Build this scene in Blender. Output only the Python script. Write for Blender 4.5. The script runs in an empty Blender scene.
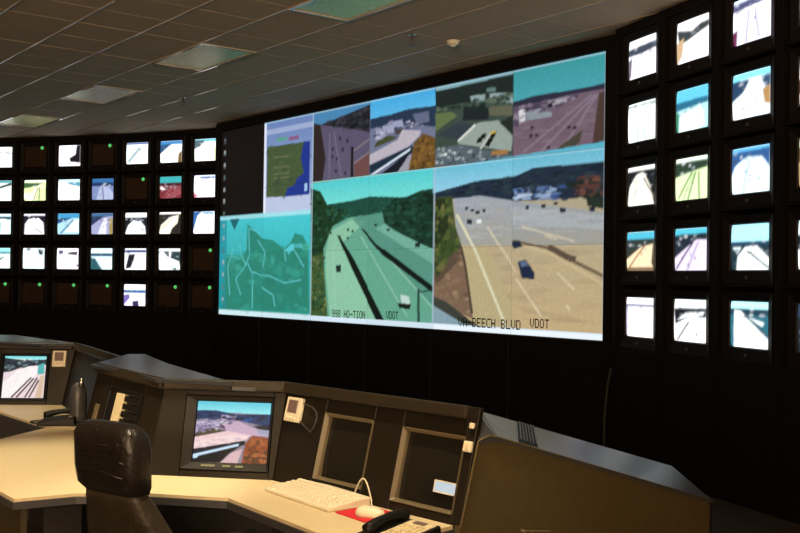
import bpy, bmesh, math, random
import numpy as np
from mathutils import Vector, Matrix

random.seed(7)
C = bpy.context.scene.collection
SC = bpy.context.scene

# ---------------------------------------------------------------- camera, world, lights, exposure
EYE = 1.58
FPX, PITCH, ROLL = 1003.9, 0.0143, 0.0142
cam_data = bpy.data.cameras.new('camera')
cam_data.sensor_width = 36.0
cam_data.lens = FPX / 800 * 36
cam_data.clip_start = 0.05
cam = bpy.data.objects.new('camera', cam_data)
C.objects.link(cam)
_d = Vector((0, math.cos(PITCH), math.sin(PITCH)))
_u = Vector((0, -math.sin(PITCH), math.cos(PITCH)))
_x = Vector((1, 0, 0))
_c, _s = math.cos(ROLL), math.sin(ROLL)
cx_ = _c * _x + _s * _u
cy_ = -_s * _x + _c * _u
m3 = Matrix((cx_, cy_, -_d)).transposed()
cam.matrix_world = Matrix.Translation((0, 0, EYE)) @ m3.to_4x4()
SC.camera = cam

world = bpy.data.worlds.new('room_dark')
world.use_nodes = True
world.node_tree.nodes['Background'].inputs[0].default_value = (0.5, 0.45, 0.4, 1)
world.node_tree.nodes['Background'].inputs[1].default_value = 0.02
SC.world = world
SC.view_settings.view_transform = 'Standard'
SC.view_settings.look = 'None'
SC.view_settings.gamma = 1
SC.view_settings.use_curve_mapping = False
SC.view_settings.exposure = 0.0

WARM = (1.0, 0.82, 0.53)
LAMPS = []          # (x, y, aim x, aim y, watts, cone degrees, blend)
LAMPS.append((-1.75, 3.9, -1.45, 4.3, 430, 40, 0.7))
LAMPS.append((0.05, 2.95, -0.30, 3.72, 390, 44, 0.7))
LAMPS.append((-2.7, 5.6, -2.3, 6.1, 190, 34, 0.6))
CEIL = EYE + 1.95 * 1.15
for (lx, ly, ax, ay, w, cone, bl) in LAMPS:
    ld = bpy.data.lights.new('downlight_beam', 'SPOT')
    ld.energy = w
    ld.color = WARM
    ld.spot_size = math.radians(cone)
    ld.spot_blend = bl
    ld.shadow_soft_size = 0.07
    lo = bpy.data.objects.new('downlight_beam', ld)
    C.objects.link(lo)
    lo.location = (lx, ly, CEIL - 0.06)
    lo.rotation_euler = (Vector((ax, ay, 0.74)) - lo.location).to_track_quat('-Z', 'Y').to_euler()
# warm area lights added behind the camera to fill ceiling and end panel
for (nm, loc, aim, sx, sy, w) in (('added_rear_fill', (1.6, -0.6, CEIL - 0.06), (1.6, -0.6, 0), 1.2, 0.6, 45),  # unseen fill added for the end panel
                                  ('added_low_fill', (-2.5, -3.8, 1.3), (-2.5, 4.0, 2.6), 2.2, 2.2, 115),  # unseen fill, no doorway is built here
                                  ('added_low_fill', (2.6, -3.8, 1.3), (1.5, 4.0, 2.6), 1.6, 2.2, 45),
                                  ('added_cove_fill', (-1.5, -3.7, 2.5), (-2.6, 1.0, 5.6), 4.0, 0.4, 640)):  # unseen fill washing the ceiling, no cove is built here
    ad = bpy.data.lights.new(nm, 'AREA')
    ad.shape = 'RECTANGLE'
    ad.size, ad.size_y = sx, sy
    ad.energy = w
    ad.color = (1.0, 0.70, 0.42)
    if 'cove' in nm:
        ad.spread = math.radians(110)
    ao = bpy.data.objects.new(nm, ad)
    C.objects.link(ao)
    ao.location = loc
    ao.rotation_euler = (Vector(aim) - ao.location).to_track_quat('-Z', 'Y').to_euler()

# ---------------------------------------------------------------- photo pixel -> direction (used for measuring and for flat pictures)
def ray(px, py):
    X, Y = (px - 400) / FPX, (py - 266.5) / FPX
    x = _c * X + _s * Y
    u = -(-_s * X + _c * Y)
    cp, sp = math.cos(PITCH), math.sin(PITCH)
    return Vector((x, cp - sp * u, sp + cp * u))

def at_z(px, py, z):                 # point at world height z
    r = ray(px, py)
    k = (z - EYE) / r.z
    return Vector((r.x * k, r.y * k, z))

def at_y(px, py, y):
    r = ray(px, py)
    return Vector((r.x * y / r.y, y, EYE + r.z * y / r.y))

def at_plane(px, py, p, n):
    r = ray(px, py)
    o = Vector((0, 0, EYE))
    return o + r * ((p - o).dot(n) / r.dot(n))

# ---------------------------------------------------------------- materials
def lin(c):
    if isinstance(c, str):
        c = tuple(int(c[i:i + 2], 16) for i in (0, 2, 4))
    return tuple((v / 255 / 12.92) if v / 255 <= 0.04045 else ((v / 255 + 0.055) / 1.055) ** 2.4 for v in c[:3])

MATS = {}
def mat(name, col, rough=0.5, metal=0.0, noise=0.0, nscale=40, bump=0.0, bscale=200, spec=0.5, emit=None, estr=0.0, coat=0.0):
    if name in MATS:
        return MATS[name]
    m = bpy.data.materials.new(name)
    m.use_nodes = True
    nt = m.node_tree
    b = nt.nodes['Principled BSDF']
    b.inputs['Roughness'].default_value = rough
    b.inputs['Metallic'].default_value = metal
    b.inputs['Specular IOR Level'].default_value = spec
    b.inputs['Coat Weight'].default_value = coat
    b.inputs['Base Color'].default_value = (*col, 1)
    tc = nt.nodes.new('ShaderNodeTexCoord')
    if noise > 0:
        n = nt.nodes.new('ShaderNodeTexNoise')
        n.inputs['Scale'].default_value = nscale
        n.inputs['Detail'].default_value = 4
        nt.links.new(tc.outputs['Object'], n.inputs['Vector'])
        r = nt.nodes.new('ShaderNodeValToRGB')
        r.color_ramp.elements[0].position = 0.3
        r.color_ramp.elements[1].position = 0.7
        r.color_ramp.elements[0].color = (*[v * (1 - noise) for v in col], 1)
        r.color_ramp.elements[1].color = (*[min(1, v * (1 + noise)) for v in col], 1)
        nt.links.new(n.outputs['Fac'], r.inputs['Fac'])
        nt.links.new(r.outputs['Color'], b.inputs['Base Color'])
    if bump > 0:
        n2 = nt.nodes.new('ShaderNodeTexNoise')
        n2.inputs['Scale'].default_value = bscale
        n2.inputs['Detail'].default_value = 3
        nt.links.new(tc.outputs['Object'], n2.inputs['Vector'])
        bp = nt.nodes.new('ShaderNodeBump')
        bp.inputs['Strength'].default_value = bump
        bp.inputs['Distance'].default_value = 0.01
        nt.links.new(n2.outputs['Fac'], bp.inputs['Height'])
        nt.links.new(bp.outputs['Normal'], b.inputs['Normal'])
    if emit is not None:
        b.inputs['Emission Color'].default_value = (*emit, 1)
        b.inputs['Emission Strength'].default_value = estr
    MATS[name] = m
    return m

def screen_mat(name, strength):
    """A lit display: the picture it shows comes from the mesh's colour attribute."""
    if name in MATS:
        return MATS[name]
    m = bpy.data.materials.new(name)
    m.use_nodes = True
    nt = m.node_tree
    b = nt.nodes['Principled BSDF']
    a = nt.nodes.new('ShaderNodeAttribute')
    a.attribute_name = 'picture'
    nt.links.new(a.outputs['Color'], b.inputs['Emission Color'])
    b.inputs['Emission Strength'].default_value = strength
    b.inputs['Base Color'].default_value = (0.01, 0.01, 0.01, 1)
    b.inputs['Roughness'].default_value = 0.35
    b.inputs['Specular IOR Level'].default_value = 0.2
    MATS[name] = m
    return m

M_BLACK = mat('black_painted_steel', (0.006, 0.0045, 0.004), 0.6, noise=0.2, spec=0.15)
M_WALL = mat('black_wall_paint', (0.010, 0.008, 0.007), 0.9, noise=0.2, nscale=3, spec=0.1)
M_WARMWALL = mat('beige_wall_paint', (0.32, 0.26, 0.18), 0.9, noise=0.05, nscale=3)
M_FLOOR = mat('dark_carpet', (0.03, 0.026, 0.024), 0.95, noise=0.35, nscale=120, bump=0.3)
M_TILE = mat('ceiling_tile_fibre', (0.46, 0.36, 0.265), 0.8, noise=0.05, nscale=9, bump=0.12, bscale=160, spec=0.25)
M_TBAR = mat('white_enamel_grid', (0.44, 0.35, 0.26), 0.22, noise=0.03, spec=0.45)
M_SLAB = mat('ceiling_void', (0.05, 0.045, 0.04), 0.9, noise=0.1)
M_LENS = mat('aluminium_louver', (0.80, 0.67, 0.42), 0.34, metal=0.9, noise=0.12, nscale=30, bump=0.25, bscale=70, spec=0.8)
M_LAMPRIM = mat('lamp_rim_white', (0.42, 0.38, 0.33), 0.12, spec=0.8, noise=0.03)
M_TVBODY = mat('monitor_black_plastic', (0.008, 0.006, 0.006), 0.45, noise=0.15, spec=0.2)
M_TVOFF = mat('dead_tube_glass', (0.045, 0.026, 0.017), 0.22, noise=0.15, nscale=6, spec=0.3)
M_LED = mat('green_pilot_lamp', (0.1, 0.6, 0.2), 0.4, emit=(0.15, 1.0, 0.25), estr=0.5)
M_KNOB = mat('dim_grey_button', (0.06, 0.05, 0.045), 0.4, noise=0.1)
M_FACE = mat('dark_brown_laminate', (0.0095, 0.0068, 0.0036), 0.5, noise=0.12, nscale=25, bump=0.05, spec=0.3)
M_LIP = mat('brown_edge_moulding', (0.023, 0.0175, 0.0105), 0.42, noise=0.1, nscale=20, spec=0.35)
M_ENDP = mat('tan_laminate', (0.100, 0.077, 0.033), 0.55, noise=0.08, nscale=18, bump=0.04, spec=0.3)
M_ROOF = mat('grey_painted_metal', (0.028, 0.031, 0.038), 0.30, metal=0.0, noise=0.06, nscale=14, spec=0.7)
M_HOOD = mat('roof_metal_lit_copy', (0.085, 0.092, 0.115), 0.30, metal=0.25, noise=0.06, nscale=14, spec=0.8)  # lighter copy of the roof metal, bluish screen light put into its colour
M_SUPP = mat('dim_brown_laminate', (0.05, 0.037, 0.016), 0.6, noise=0.1)
M_DARK = mat('dark_kickboard', (0.02, 0.017, 0.014), 0.7, noise=0.2)
M_DESK = mat('cream_laminate', (0.70, 0.585, 0.365), 0.42, noise=0.03, nscale=60, spec=0.35)
M_EDGE = mat('charcoal_edge_band', (0.055, 0.055, 0.06), 0.4, noise=0.1)
M_LEATHER = mat('black_leather', (0.012, 0.0095, 0.008), 0.36, noise=0.25, nscale=30, bump=0.35, bscale=60, spec=0.5)
M_LEATHER2 = mat('brown_black_leather', (0.028, 0.021, 0.013), 0.45, noise=0.25, nscale=12, bump=0.35, bscale=45, spec=0.4)  # browner and lighter than the headrest leather
M_PLASTIC = mat('black_plastic', (0.006, 0.006, 0.0065), 0.45, noise=0.1, spec=0.25)
M_BEIGE = mat('beige_plastic', (0.66, 0.58, 0.38), 0.45, noise=0.04)
M_CREAM = mat('cream_plastic', (0.74, 0.68, 0.52), 0.45, noise=0.03)
M_KEY = mat('cream_keycap', (0.80, 0.74, 0.58), 0.5, noise=0.02)
M_TAUPE = mat('taupe_monitor_frame', (0.135, 0.108, 0.062), 0.4, noise=0.06)
M_GLASS = mat('dark_tube_glass', (0.012, 0.011, 0.009), 0.15, noise=0.1, spec=0.4)
M_MAUVE = mat('mauve_display', (0.16, 0.11, 0.10), 0.25, noise=0.05)
M_RED = mat('red_cloth', (0.62, 0.015, 0.03), 0.8, noise=0.1, nscale=200)
M_PAPERB = mat('pale_blue_glow_label', (0.36, 0.56, 0.95), 0.6, noise=0.02, emit=(0.30, 0.45, 0.75), estr=0.3)  # paper, not a lamp; a faint glow is added to brighten it
M_STEEL = mat('brushed_steel', (0.5, 0.5, 0.5), 0.3, metal=1.0, noise=0.05)
M_GREYC = mat('grey_cable', (0.04, 0.037, 0.034), 0.5, noise=0.1)
M_TEXT = mat('caption_black', (0.01, 0.01, 0.012), 0.6, noise=0.1)
M_TEXTY = mat('caption_yellow_lit', (0.05, 0.05, 0.03), 0.6, emit=(0.45, 0.38, 0.16), estr=0.6)
M_PIC = screen_mat('projected_picture', 1.0)
M_TV = screen_mat('tube_picture', 1.7)
M_DESKPIC = screen_mat('desk_monitor_picture', 1.05)

# ---------------------------------------------------------------- mesh helpers
class MB:
    def __init__(self):
        self.v, self.f = [], []
    def add(self, vs, fs):
        o = len(self.v)
        self.v += [tuple(p) for p in vs]
        self.f += [tuple(i + o for i in f) for f in fs]
        return self
    def box(self, x0, x1, y0, y1, z0, z1):
        vs = [(x, y, z) for z in (z0, z1) for y in (y0, y1) for x in (x0, x1)]
        return self.add(vs, [(0, 2, 3, 1), (4, 5, 7, 6), (0, 1, 5, 4), (2, 6, 7, 3), (0, 4, 6, 2), (1, 3, 7, 5)])
    def prism(self, poly, z0, z1):           # poly: xy list, counter-clockwise or not
        a = sum(poly[i][0] * poly[(i + 1) % len(poly)][1] - poly[(i + 1) % len(poly)][0] * poly[i][1] for i in range(len(poly)))
        if a < 0:
            poly = poly[::-1]
        n = len(poly)
        vs = [(p[0], p[1], z0) for p in poly] + [(p[0], p[1], z1) for p in poly]
        fs = [tuple(range(n - 1, -1, -1)), tuple(range(n, 2 * n))] + [(i, (i + 1) % n, (i + 1) % n + n, i + n) for i in range(n)]
        return self.add(vs, fs)
    def shell(self, poly3, off):             # a flat 3-D polygon given thickness along the vector off
        n = len(poly3)
        vs = [tuple(p) for p in poly3] + [tuple(Vector(p) + off) for p in poly3]
        fs = [tuple(range(n)), tuple(range(2 * n - 1, n - 1, -1))] + [(i, i + n, (i + 1) % n + n, (i + 1) % n) for i in range(n)]
        return self.add(vs, fs)
    def tube(self, pts, r, seg=8, closed=False):
        pts = [Vector(p) for p in pts]
        n = len(pts)
        rs = r if isinstance(r, (list, tuple)) else [r] * n
        vs, fs = [], []
        prev = None
        for i, p in enumerate(pts):
            t = (pts[min(i + 1, n - 1)] - pts[max(i - 1, 0)]).normalized()
            a = Vector((0, 0, 1)) if abs(t.z) < 0.9 else Vector((1, 0, 0))
            if prev is not None:
                a = prev
            b = t.cross(a).normalized()
            a2 = b.cross(t).normalized()
            prev = a2
            for k in range(seg):
                th = 2 * math.pi * k / seg
                vs.append(p + (a2 * math.cos(th) + b * math.sin(th)) * rs[i])
        for i in range(n - 1):
            for k in range(seg):
                fs.append((i * seg + k, i * seg + (k + 1) % seg, (i + 1) * seg + (k + 1) % seg, (i + 1) * seg + k))
        fs.append(tuple(range(seg - 1, -1, -1)))
        fs.append(tuple(range((n - 1) * seg, n * seg)))
        return self.add(vs, fs)
    def lathe(self, prof, seg=20, cx=0, cy=0):   # prof: (r, z) list
        vs, fs = [], []
        for (r, z) in prof:
            for k in range(seg):
                th = 2 * math.pi * k / seg
                vs.append((cx + r * math.cos(th), cy + r * math.sin(th), z))
        n = len(prof)
        for i in range(n - 1):
            for k in range(seg):
                fs.append((i * seg + k, i * seg + (k + 1) % seg, (i + 1) * seg + (k + 1) % seg, (i + 1) * seg + k))
        fs.append(tuple(range(seg - 1, -1, -1)))
        fs.append(tuple(range((n - 1) * seg, n * seg)))
        return self.add(vs, fs)
    def loft(self, secs, seg=28, ex=3.0):    # secs: (cx, cy, cz, half width x, half thickness y)
        vs, fs = [], []
        for (cx, cy, cz, a, b) in secs:
            for k in range(seg):
                th = 2 * math.pi * k / seg
                c, s = math.cos(th), math.sin(th)
                vs.append((cx + a * math.copysign(abs(c) ** (2 / ex), c), cy + b * math.copysign(abs(s) ** (2 / ex), s), cz))
        n = len(secs)
        for i in range(n - 1):
            for k in range(seg):
                fs.append((i * seg + k, i * seg + (k + 1) % seg, (i + 1) * seg + (k + 1) % seg, (i + 1) * seg + k))
        fs.append(tuple(range(seg - 1, -1, -1)))
        fs.append(tuple(range((n - 1) * seg, n * seg)))
        return self.add(vs, fs)
    def ring(self, x0, x1, z0, z1, ix0, ix1, iz0, iz1, yf, yi, yb):
        """A rectangular frame: outer edge at depth yf, inner lip sunk to yi, back at yb."""
        o = [(x0, z0), (x1, z0), (x1, z1), (x0, z1)]
        i = [(ix0, iz0), (ix1, iz0), (ix1, iz1), (ix0, iz1)]
        vs = [(x, yf, z) for x, z in o] + [(x, yi, z) for x, z in i] + [(x, yb, z) for x, z in i] + [(x, yb, z) for x, z in o]
        fs = []
        for k in range(4):
            j = (k + 1) % 4
            fs += [(k, j, 4 + j, 4 + k), (4 + k, 4 + j, 8 + j, 8 + k), (8 + k, 8 + j, 12 + j, 12 + k), (12 + k, 12 + j, j, k)]
        return self.add(vs, fs)
    def mesh(self, name, m, bevel=0.0, smooth=False, seg=1):
        me = bpy.data.meshes.new(name)
        me.from_pydata(self.v, [], self.f)
        bm = bmesh.new()
        bm.from_mesh(me)
        bmesh.ops.recalc_face_normals(bm, faces=bm.faces[:])
        if bevel > 0:
            bmesh.ops.bevel(bm, geom=[e for e in bm.edges if e.calc_face_angle(0) > 0.5], offset=bevel, segments=seg, affect='EDGES', profile=0.6, clamp_overlap=True)
        bm.to_mesh(me)
        bm.free()
        if smooth:
            for p in me.polygons:
                p.use_smooth = True
        me.materials.append(m)
        return me

def link(name, me, parent=None, matrix=None):
    o = bpy.data.objects.new(name, me)
    C.objects.link(o)
    if matrix is not None:
        o.matrix_world = matrix
    if parent is not None:
        o.parent = parent
    return o

def part(name, mb, m, parent, bevel=0.0, smooth=False, label=None, seg=1):
    o = link(name, mb.mesh(name, m, bevel, smooth, seg), parent)
    if label:
        o['label'] = label
    return o

def tag(o, label, cat, group=None):
    o['label'] = label
    o['category'] = cat
    if group:
        o['group'] = group
    return o

def thing(name, label, cat, matrix=None, group=None):
    o = bpy.data.objects.new(name, None)
    o.empty_display_size = 0.1
    C.objects.link(o)
    if matrix is not None:
        o.matrix_world = matrix
    return tag(o, label, cat, group)

def struct(name, mb, m, parent=None):
    o = link(name, mb.mesh(name, m), parent)
    o['kind'] = 'structure'
    return o

def basis(loc, u, v, n):         # local x = u, local y = v, local z = n
    return Matrix.Translation(loc) @ Matrix((u, v, n)).transposed().to_4x4()

def rotz(loc, ang):
    return Matrix.Translation(loc) @ Matrix.Rotation(ang, 4, 'Z')

def inside(poly, x, y):
    r = False
    n = len(poly)
    for i in range(n):
        x0, y0 = poly[i]
        x1, y1 = poly[(i + 1) % n]
        if (y0 > y) != (y1 > y) and x < (y - y0) * (x1 - x0) / (y1 - y0) + x0:
            r = not r
    return r

# ---------------------------------------------------------------- little raster painter for what the displays show
class Paint:
    def __init__(self, nx, ny, bg, xr=(0, 1), yr=(0, 1), ss=2):
        self.nx, self.ny, self.ss = nx, ny, ss
        k = ss
        xs = xr[0] + (np.arange(nx * k) / (nx * k - 1)) * (xr[1] - xr[0])
        ys = yr[0] + (np.arange(ny * k) / (ny * k - 1)) * (yr[1] - yr[0])
        self.X, self.Y = np.meshgrid(xs, ys)
        self.a = np.empty((ny * k, nx * k, 3), np.float32)
        self.a[:] = lin(bg)
    def mask(self, pts):
        X, Y = self.X, self.Y
        ins = np.zeros(X.shape, bool)
        n = len(pts)
        for i in range(n):
            x0, y0 = pts[i]
            x1, y1 = pts[(i + 1) % n]
            if y0 == y1:
                continue
            c = (Y > min(y0, y1)) & (Y <= max(y0, y1))
            ins ^= c & (X < (Y - y0) * (x1 - x0) / (y1 - y0) + x0)
        return ins
    def poly(self, col, pts, al=1.0):
        m = self.mask(pts)
        self.a[m] = self.a[m] * (1 - al) + np.array(lin(col), np.float32) * al
        return self
    def grad(self, c0, c1, pts):         # top colour to bottom colour
        m = self.mask(pts)
        if m.any():
            y = self.Y[m]
            t = ((y - y.min()) / max(1e-6, y.max() - y.min()))[:, None]
            self.a[m] = np.array(lin(c0)) * (1 - t) + np.array(lin(c1)) * t
        return self
    def line(self, col, pts, w, al=1.0):
        for (a, b) in zip(pts[:-1], pts[1:]):
            dx, dy = b[0] - a[0], b[1] - a[1]
            l = math.hypot(dx, dy) or 1
            nx, ny = -dy / l * w / 2, dx / l * w / 2
            self.poly(col, [(a[0] + nx, a[1] + ny), (b[0] + nx, b[1] + ny), (b[0] - nx, b[1] - ny), (a[0] - nx, a[1] - ny)], al)
        return self
    def grain(self, amt, cell=3, seed=1):
        rng = np.random.default_rng(seed)
        h, w = self.a.shape[:2]
        g = rng.normal(0, amt, (h // cell + 1, w // cell + 1))
        g = np.kron(g, np.ones((cell, cell)))[:h, :w]
        self.a *= np.clip(1 + g, 0.3, 2)[..., None]
        return self
    def blobs(self, cols, pts, n, w, h, seed=0, al=1.0):
        rg = random.Random(seed)
        xs, ys = [p[0] for p in pts], [p[1] for p in pts]
        for _ in range(n):
            for _t in range(20):
                x, y = rg.uniform(min(xs), max(xs)), rg.uniform(min(ys), max(ys))
                if inside(pts, x, y):
                    break
            a, b = w * rg.uniform(.5, 1.4), h * rg.uniform(.5, 1.4)
            k = rg.randint(5, 7)
            m0 = rg.random() * 6
            self.poly(rg.choice(cols), [(x + a * math.cos(m0 + 6.283 * i / k) * rg.uniform(.7, 1.2), y + b * math.sin(m0 + 6.283 * i / k) * rg.uniform(.7, 1.2)) for i in range(k)], al)
        return self
    def blur(self, n=1):
        for _ in range(n):
            p = np.pad(self.a, ((1, 1), (1, 1), (0, 0)), 'edge')
            self.a = (p[:-2, 1:-1] + p[2:, 1:-1] + p[1:-1, :-2] + p[1:-1, 2:] + 2 * p[1:-1, 1:-1]) / 6
        return self
    def out(self):
        k = self.ss
        a = self.a.reshape(self.ny, k, self.nx, k, 3).mean((1, 3))
        return a

def screen_mesh(name, pic, x0, x1, z0, z1, y, m, bulge=0.0):
    """Display surface facing local -y; pic[0] is the top row."""
    ny, nx = pic.shape[:2]
    xs = np.linspace(x0, x1, nx)
    zs = np.linspace(z1, z0, ny)
    gx, gz = np.meshgrid(xs, zs)
    sx = (gx - (x0 + x1) / 2) / ((x1 - x0) / 2)
    sz = (gz - (z0 + z1) / 2) / ((z1 - z0) / 2)
    gy = y - bulge * (1 - 0.5 * (sx ** 2 + sz ** 2))
    co = np.stack([gx, gy, gz], -1).reshape(-1, 3)
    idx = np.arange(nx * ny).reshape(ny, nx)
    f = np.stack([idx[1:, :-1], idx[1:, 1:], idx[:-1, 1:], idx[:-1, :-1]], -1).reshape(-1, 4)
    me = bpy.data.meshes.new(name)
    me.from_pydata(co.tolist(), [], f.tolist())
    at = me.color_attributes.new('picture', 'FLOAT_COLOR', 'POINT')
    rgba = np.ones((nx * ny, 4), np.float32)
    rgba[:, :3] = pic.reshape(-1, 3)
    at.data.foreach_set('color', rgba.ravel())
    for p in me.polygons:
        p.use_smooth = True
    me.materials.append(m)
    return me

FONT = {'A': '01110 10001 10001 11111 10001 10001 10001', 'B': '11110 10001 10001 11110 10001 10001 11110', 'C': '01111 10000 10000 10000 10000 10000 01111',
        'D': '11110 10001 10001 10001 10001 10001 11110', 'E': '11111 10000 10000 11110 10000 10000 11111', 'H': '10001 10001 10001 11111 10001 10001 10001',
        'L': '10000 10000 10000 10000 10000 10000 11111', 'O': '01110 10001 10001 10001 10001 10001 01110', 'T': '11111 00100 00100 00100 00100 00100 00100',
        'U': '10001 10001 10001 10001 10001 10001 01110', 'V': '10001 10001 10001 10001 10001 01010 00100', '-': '00000 00000 00000 11111 00000 00000 00000',
        'R': '11110 10001 10001 11110 10100 10010 10001', 'I': '01110 00100 00100 00100 00100 00100 01110', 'N': '10001 11001 10101 10101 10011 10001 10001',
        '9': '01110 10001 10001 01111 00001 00001 01110', '8': '01110 10001 10001 01110 10001 10001 01110', ' ': '00000 ' * 6 + '00000'}

def caption(text, x, z, h, y, parent, m, wf=0.85):
    """Overlay lettering as small raised dots on the display."""
    p = h / 7
    q = p * wf
    mb = MB()
    cx = x
    for ch in text:
        for r, row in enumerate(FONT[ch].split()):
            for c, b in enumerate(row):
                if b == '1':
                    mb.box(cx + c * q, cx + (c + 1) * q, y - 0.0015, y - 0.0003, z + (6 - r) * p, z + (7 - r) * p)
        cx += 6 * q
    return part('caption', mb, m, parent), cx

# ---------------------------------------------------------------- the room
S = 1.15                                   # wall scale: cubes of 0.876 m
WANG = 0.8819
WU = Vector((math.cos(WANG), -math.sin(WANG), 0))       # along the video wall, away end -> near end
WN = Vector((math.sin(WANG), math.cos(WANG), 0))        # into the video wall
CUBE_H = 0.762 * S
CUBE_W = CUBE_H * 4 / 3
W0 = Vector((-2.2658 * S, 12.5962 * S, EYE + 1.8375 * S))  # upper far corner of the display surface
WALL_BOT = W0.z - 3 * CUBE_H
ROWZ = [EYE + z for z in (1.932, 1.384, 0.837, 0.280, -0.280)]

left_cols = []                              # bank beyond the map screen, c0 at the picture edge .. c6 beside the video wall
p = at_y(205, 185, 13.13 * S)
p.z = 0
angs = [25.5, 23.5, 21.5, 19.5, 17.0, 14.5]
pos = [p]
for a in angs:
    pos.append(pos[-1] + Vector((-math.cos(math.radians(a)), math.sin(math.radians(a)), 0)) * (0.558 * S))
dirs = [26.5, 24.5, 22.5, 20.5, 18.0, 16.0, 14.0]
left_cols = list(zip(pos, dirs))[::-1]
right_cols = []
pr = at_y(641.5, 186, 7.40 * S)
pr.z = 0
RA = math.radians(69.5)
for k in range(4):
    right_cols.append((pr + Vector((math.cos(RA), -math.sin(RA), 0)) * (0.596 * S * k), 69.5))

def wall_line(y_off=0.75):
    pts = []
    for (q, a) in left_cols:
        n = Vector((math.sin(math.radians(a)), math.cos(math.radians(a)), 0))
        pts.append(q + n * y_off)
    b = Vector((W0.x, W0.y, 0))
    pts.append(b + WN * (y_off + 0.1))
    pts.append(b + WU * (6 * CUBE_W) + WN * (y_off + 0.1) + WU * 0.1)
    for (q, a) in right_cols:
        n = Vector((math.sin(math.radians(a)), math.cos(math.radians(a)), 0))
        pts.append(q + n * y_off)
    e = right_cols[-1][0]
    pts.append(e + Vector((math.cos(RA), -math.sin(RA), 0)) * 2.2 + Vector((math.sin(RA), math.cos(RA), 0)) * y_off)
    return pts

wl = wall_line()
wl.insert(0, wl[0] + Vector((-3.2, 0.7, 0)))
front_poly = [(v.x, v.y) for v in wl]
back_y = -4.0
xl, xr = front_poly[0][0], front_poly[-1][0]
foot = front_poly + [(xr, back_y), (xl, back_y)]
cen = Vector((sum(v[0] for v in foot) / len(foot), sum(v[1] for v in foot) / len(foot), 0))
struct('floor', MB().prism(foot, -0.1, 0.0), M_FLOOR)

def wall_strip(pts, th):
    mb = MB()
    n = len(pts)
    outs = []
    for i, q in enumerate(pts):
        a = Vector(pts[max(0, i - 1)] + (0,))
        b = Vector(pts[min(n - 1, i + 1)] + (0,))
        t = (b - a).normalized()
        nn = Vector((-t.y, t.x, 0))
        if nn.dot(cen - Vector(q + (0,))) > 0:
            nn = -nn
        outs.append((q[0] + nn.x * th, q[1] + nn.y * th))
    mb.prism(list(pts) + outs[::-1], 0.0, CEIL + 0.2)
    return mb
struct('wall_front', wall_strip(front_poly, 0.15), M_WALL)
struct('wall_right', wall_strip([front_poly[-1], (xr, back_y)], 0.15), M_WARMWALL)
struct('wall_left', wall_strip([(xl, back_y), front_poly[0]], 0.15), M_WARMWALL)
struct('wall_back', wall_strip([(xr, back_y), (xl, back_y)], 0.15), M_WARMWALL)

# ceiling: slab, grid bars, lay-in tiles
ceiling = struct('ceiling', MB().prism(foot, CEIL + 0.035, CEIL + 0.15), M_TILE)
GA = math.radians(127.8)
GU = Vector((math.cos(GA), math.sin(GA), 0))      # along the row of lamps
GV = Vector((GU.y, -GU.x, 0))                      # across it
TL_, TW_ = 0.55, 0.60
G0 = Vector((-0.36, 8.02, 0))                      # centre of the nearest lamp
def gpt(i, j):                                     # grid node
    return G0 + GU * (i * TL_) + GV * ((j - 0.5) * TW_)

def in_view(v, mg=90):
    q = v - Vector((0, 0, EYE))
    d = q.dot(_d)
    if d < 1:
        return False
    px = 400 + FPX * q.dot(cx_) / d
    py = 266.5 - FPX * q.dot(cy_) / d
    return -mg < px < 800 + mg and -mg < py < 300

LAMP_CELLS = {}
for k in range(4):
    LAMP_CELLS[(5 * k - 1, 0)] = k
    LAMP_CELLS[(5 * k, 0)] = k
tile_me = MB().box(-TL_ / 2 + 0.004, TL_ / 2 - 0.004, -TW_ / 2 + 0.006, TW_ / 2 - 0.006, 0.0, 0.016).mesh('ceiling_tile', M_TILE, 0.004)
bars = MB()
cross = MB()
cells, extra = [], []
room = front_poly + [(xr, back_y), (xl, back_y)]
for i in range(-20, 28):
    for j in range(-16, 16):
        c = (gpt(i, j) + gpt(i + 1, j + 1)) / 2
        c.z = CEIL
        if not inside(room, c.x, c.y):
            continue
        if (i, j) in LAMP_CELLS:
            cells.append((i, j))
            continue
        (cells if in_view(c) else extra).append((i, j))
def tile_at(i, j):
    c = (gpt(i, j) + gpt(i + 1, j + 1)) / 2
    return Vector((c.x, c.y, CEIL + 0.004 + random.uniform(-0.001, 0.0015)))
n_tiles = 0
field = MB()
for (i, j) in cells + extra:
    if (i, j) in LAMP_CELLS:
        continue
    q = tile_at(i, j)
    if n_tiles < 296:
        n_tiles += 1
        o = link('ceiling_tile', tile_me, None, rotz(q, GA))
        o.parent = ceiling
        o['kind'] = 'structure'
    else:
        hx, hy = GU * (TL_ / 2 - 0.005), GV * (TW_ / 2 - 0.006)
        field.prism([tuple((q + hx + hy)[:2]), tuple((q - hx + hy)[:2]), tuple((q - hx - hy)[:2]), tuple((q + hx - hy)[:2])], q.z, q.z + 0.016)
if field.v:
    fo = part('more_ceiling_tiles', field, M_TILE, ceiling)
    fo['kind'] = 'stuff'
cells = cells + extra
def bar_between(a, b, w=0.011, lift=0.0):
    t = (b - a).normalized()
    n = Vector((-t.y, t.x, 0)) * w
    a = a - t * 0.0
    poly = [(a + n)[:2], (b + n)[:2], (b - n)[:2], (a - n)[:2]]
    (cross if lift > 0 else bars).prism(poly, CEIL + lift, CEIL + 0.03)
seen = set()
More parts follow.
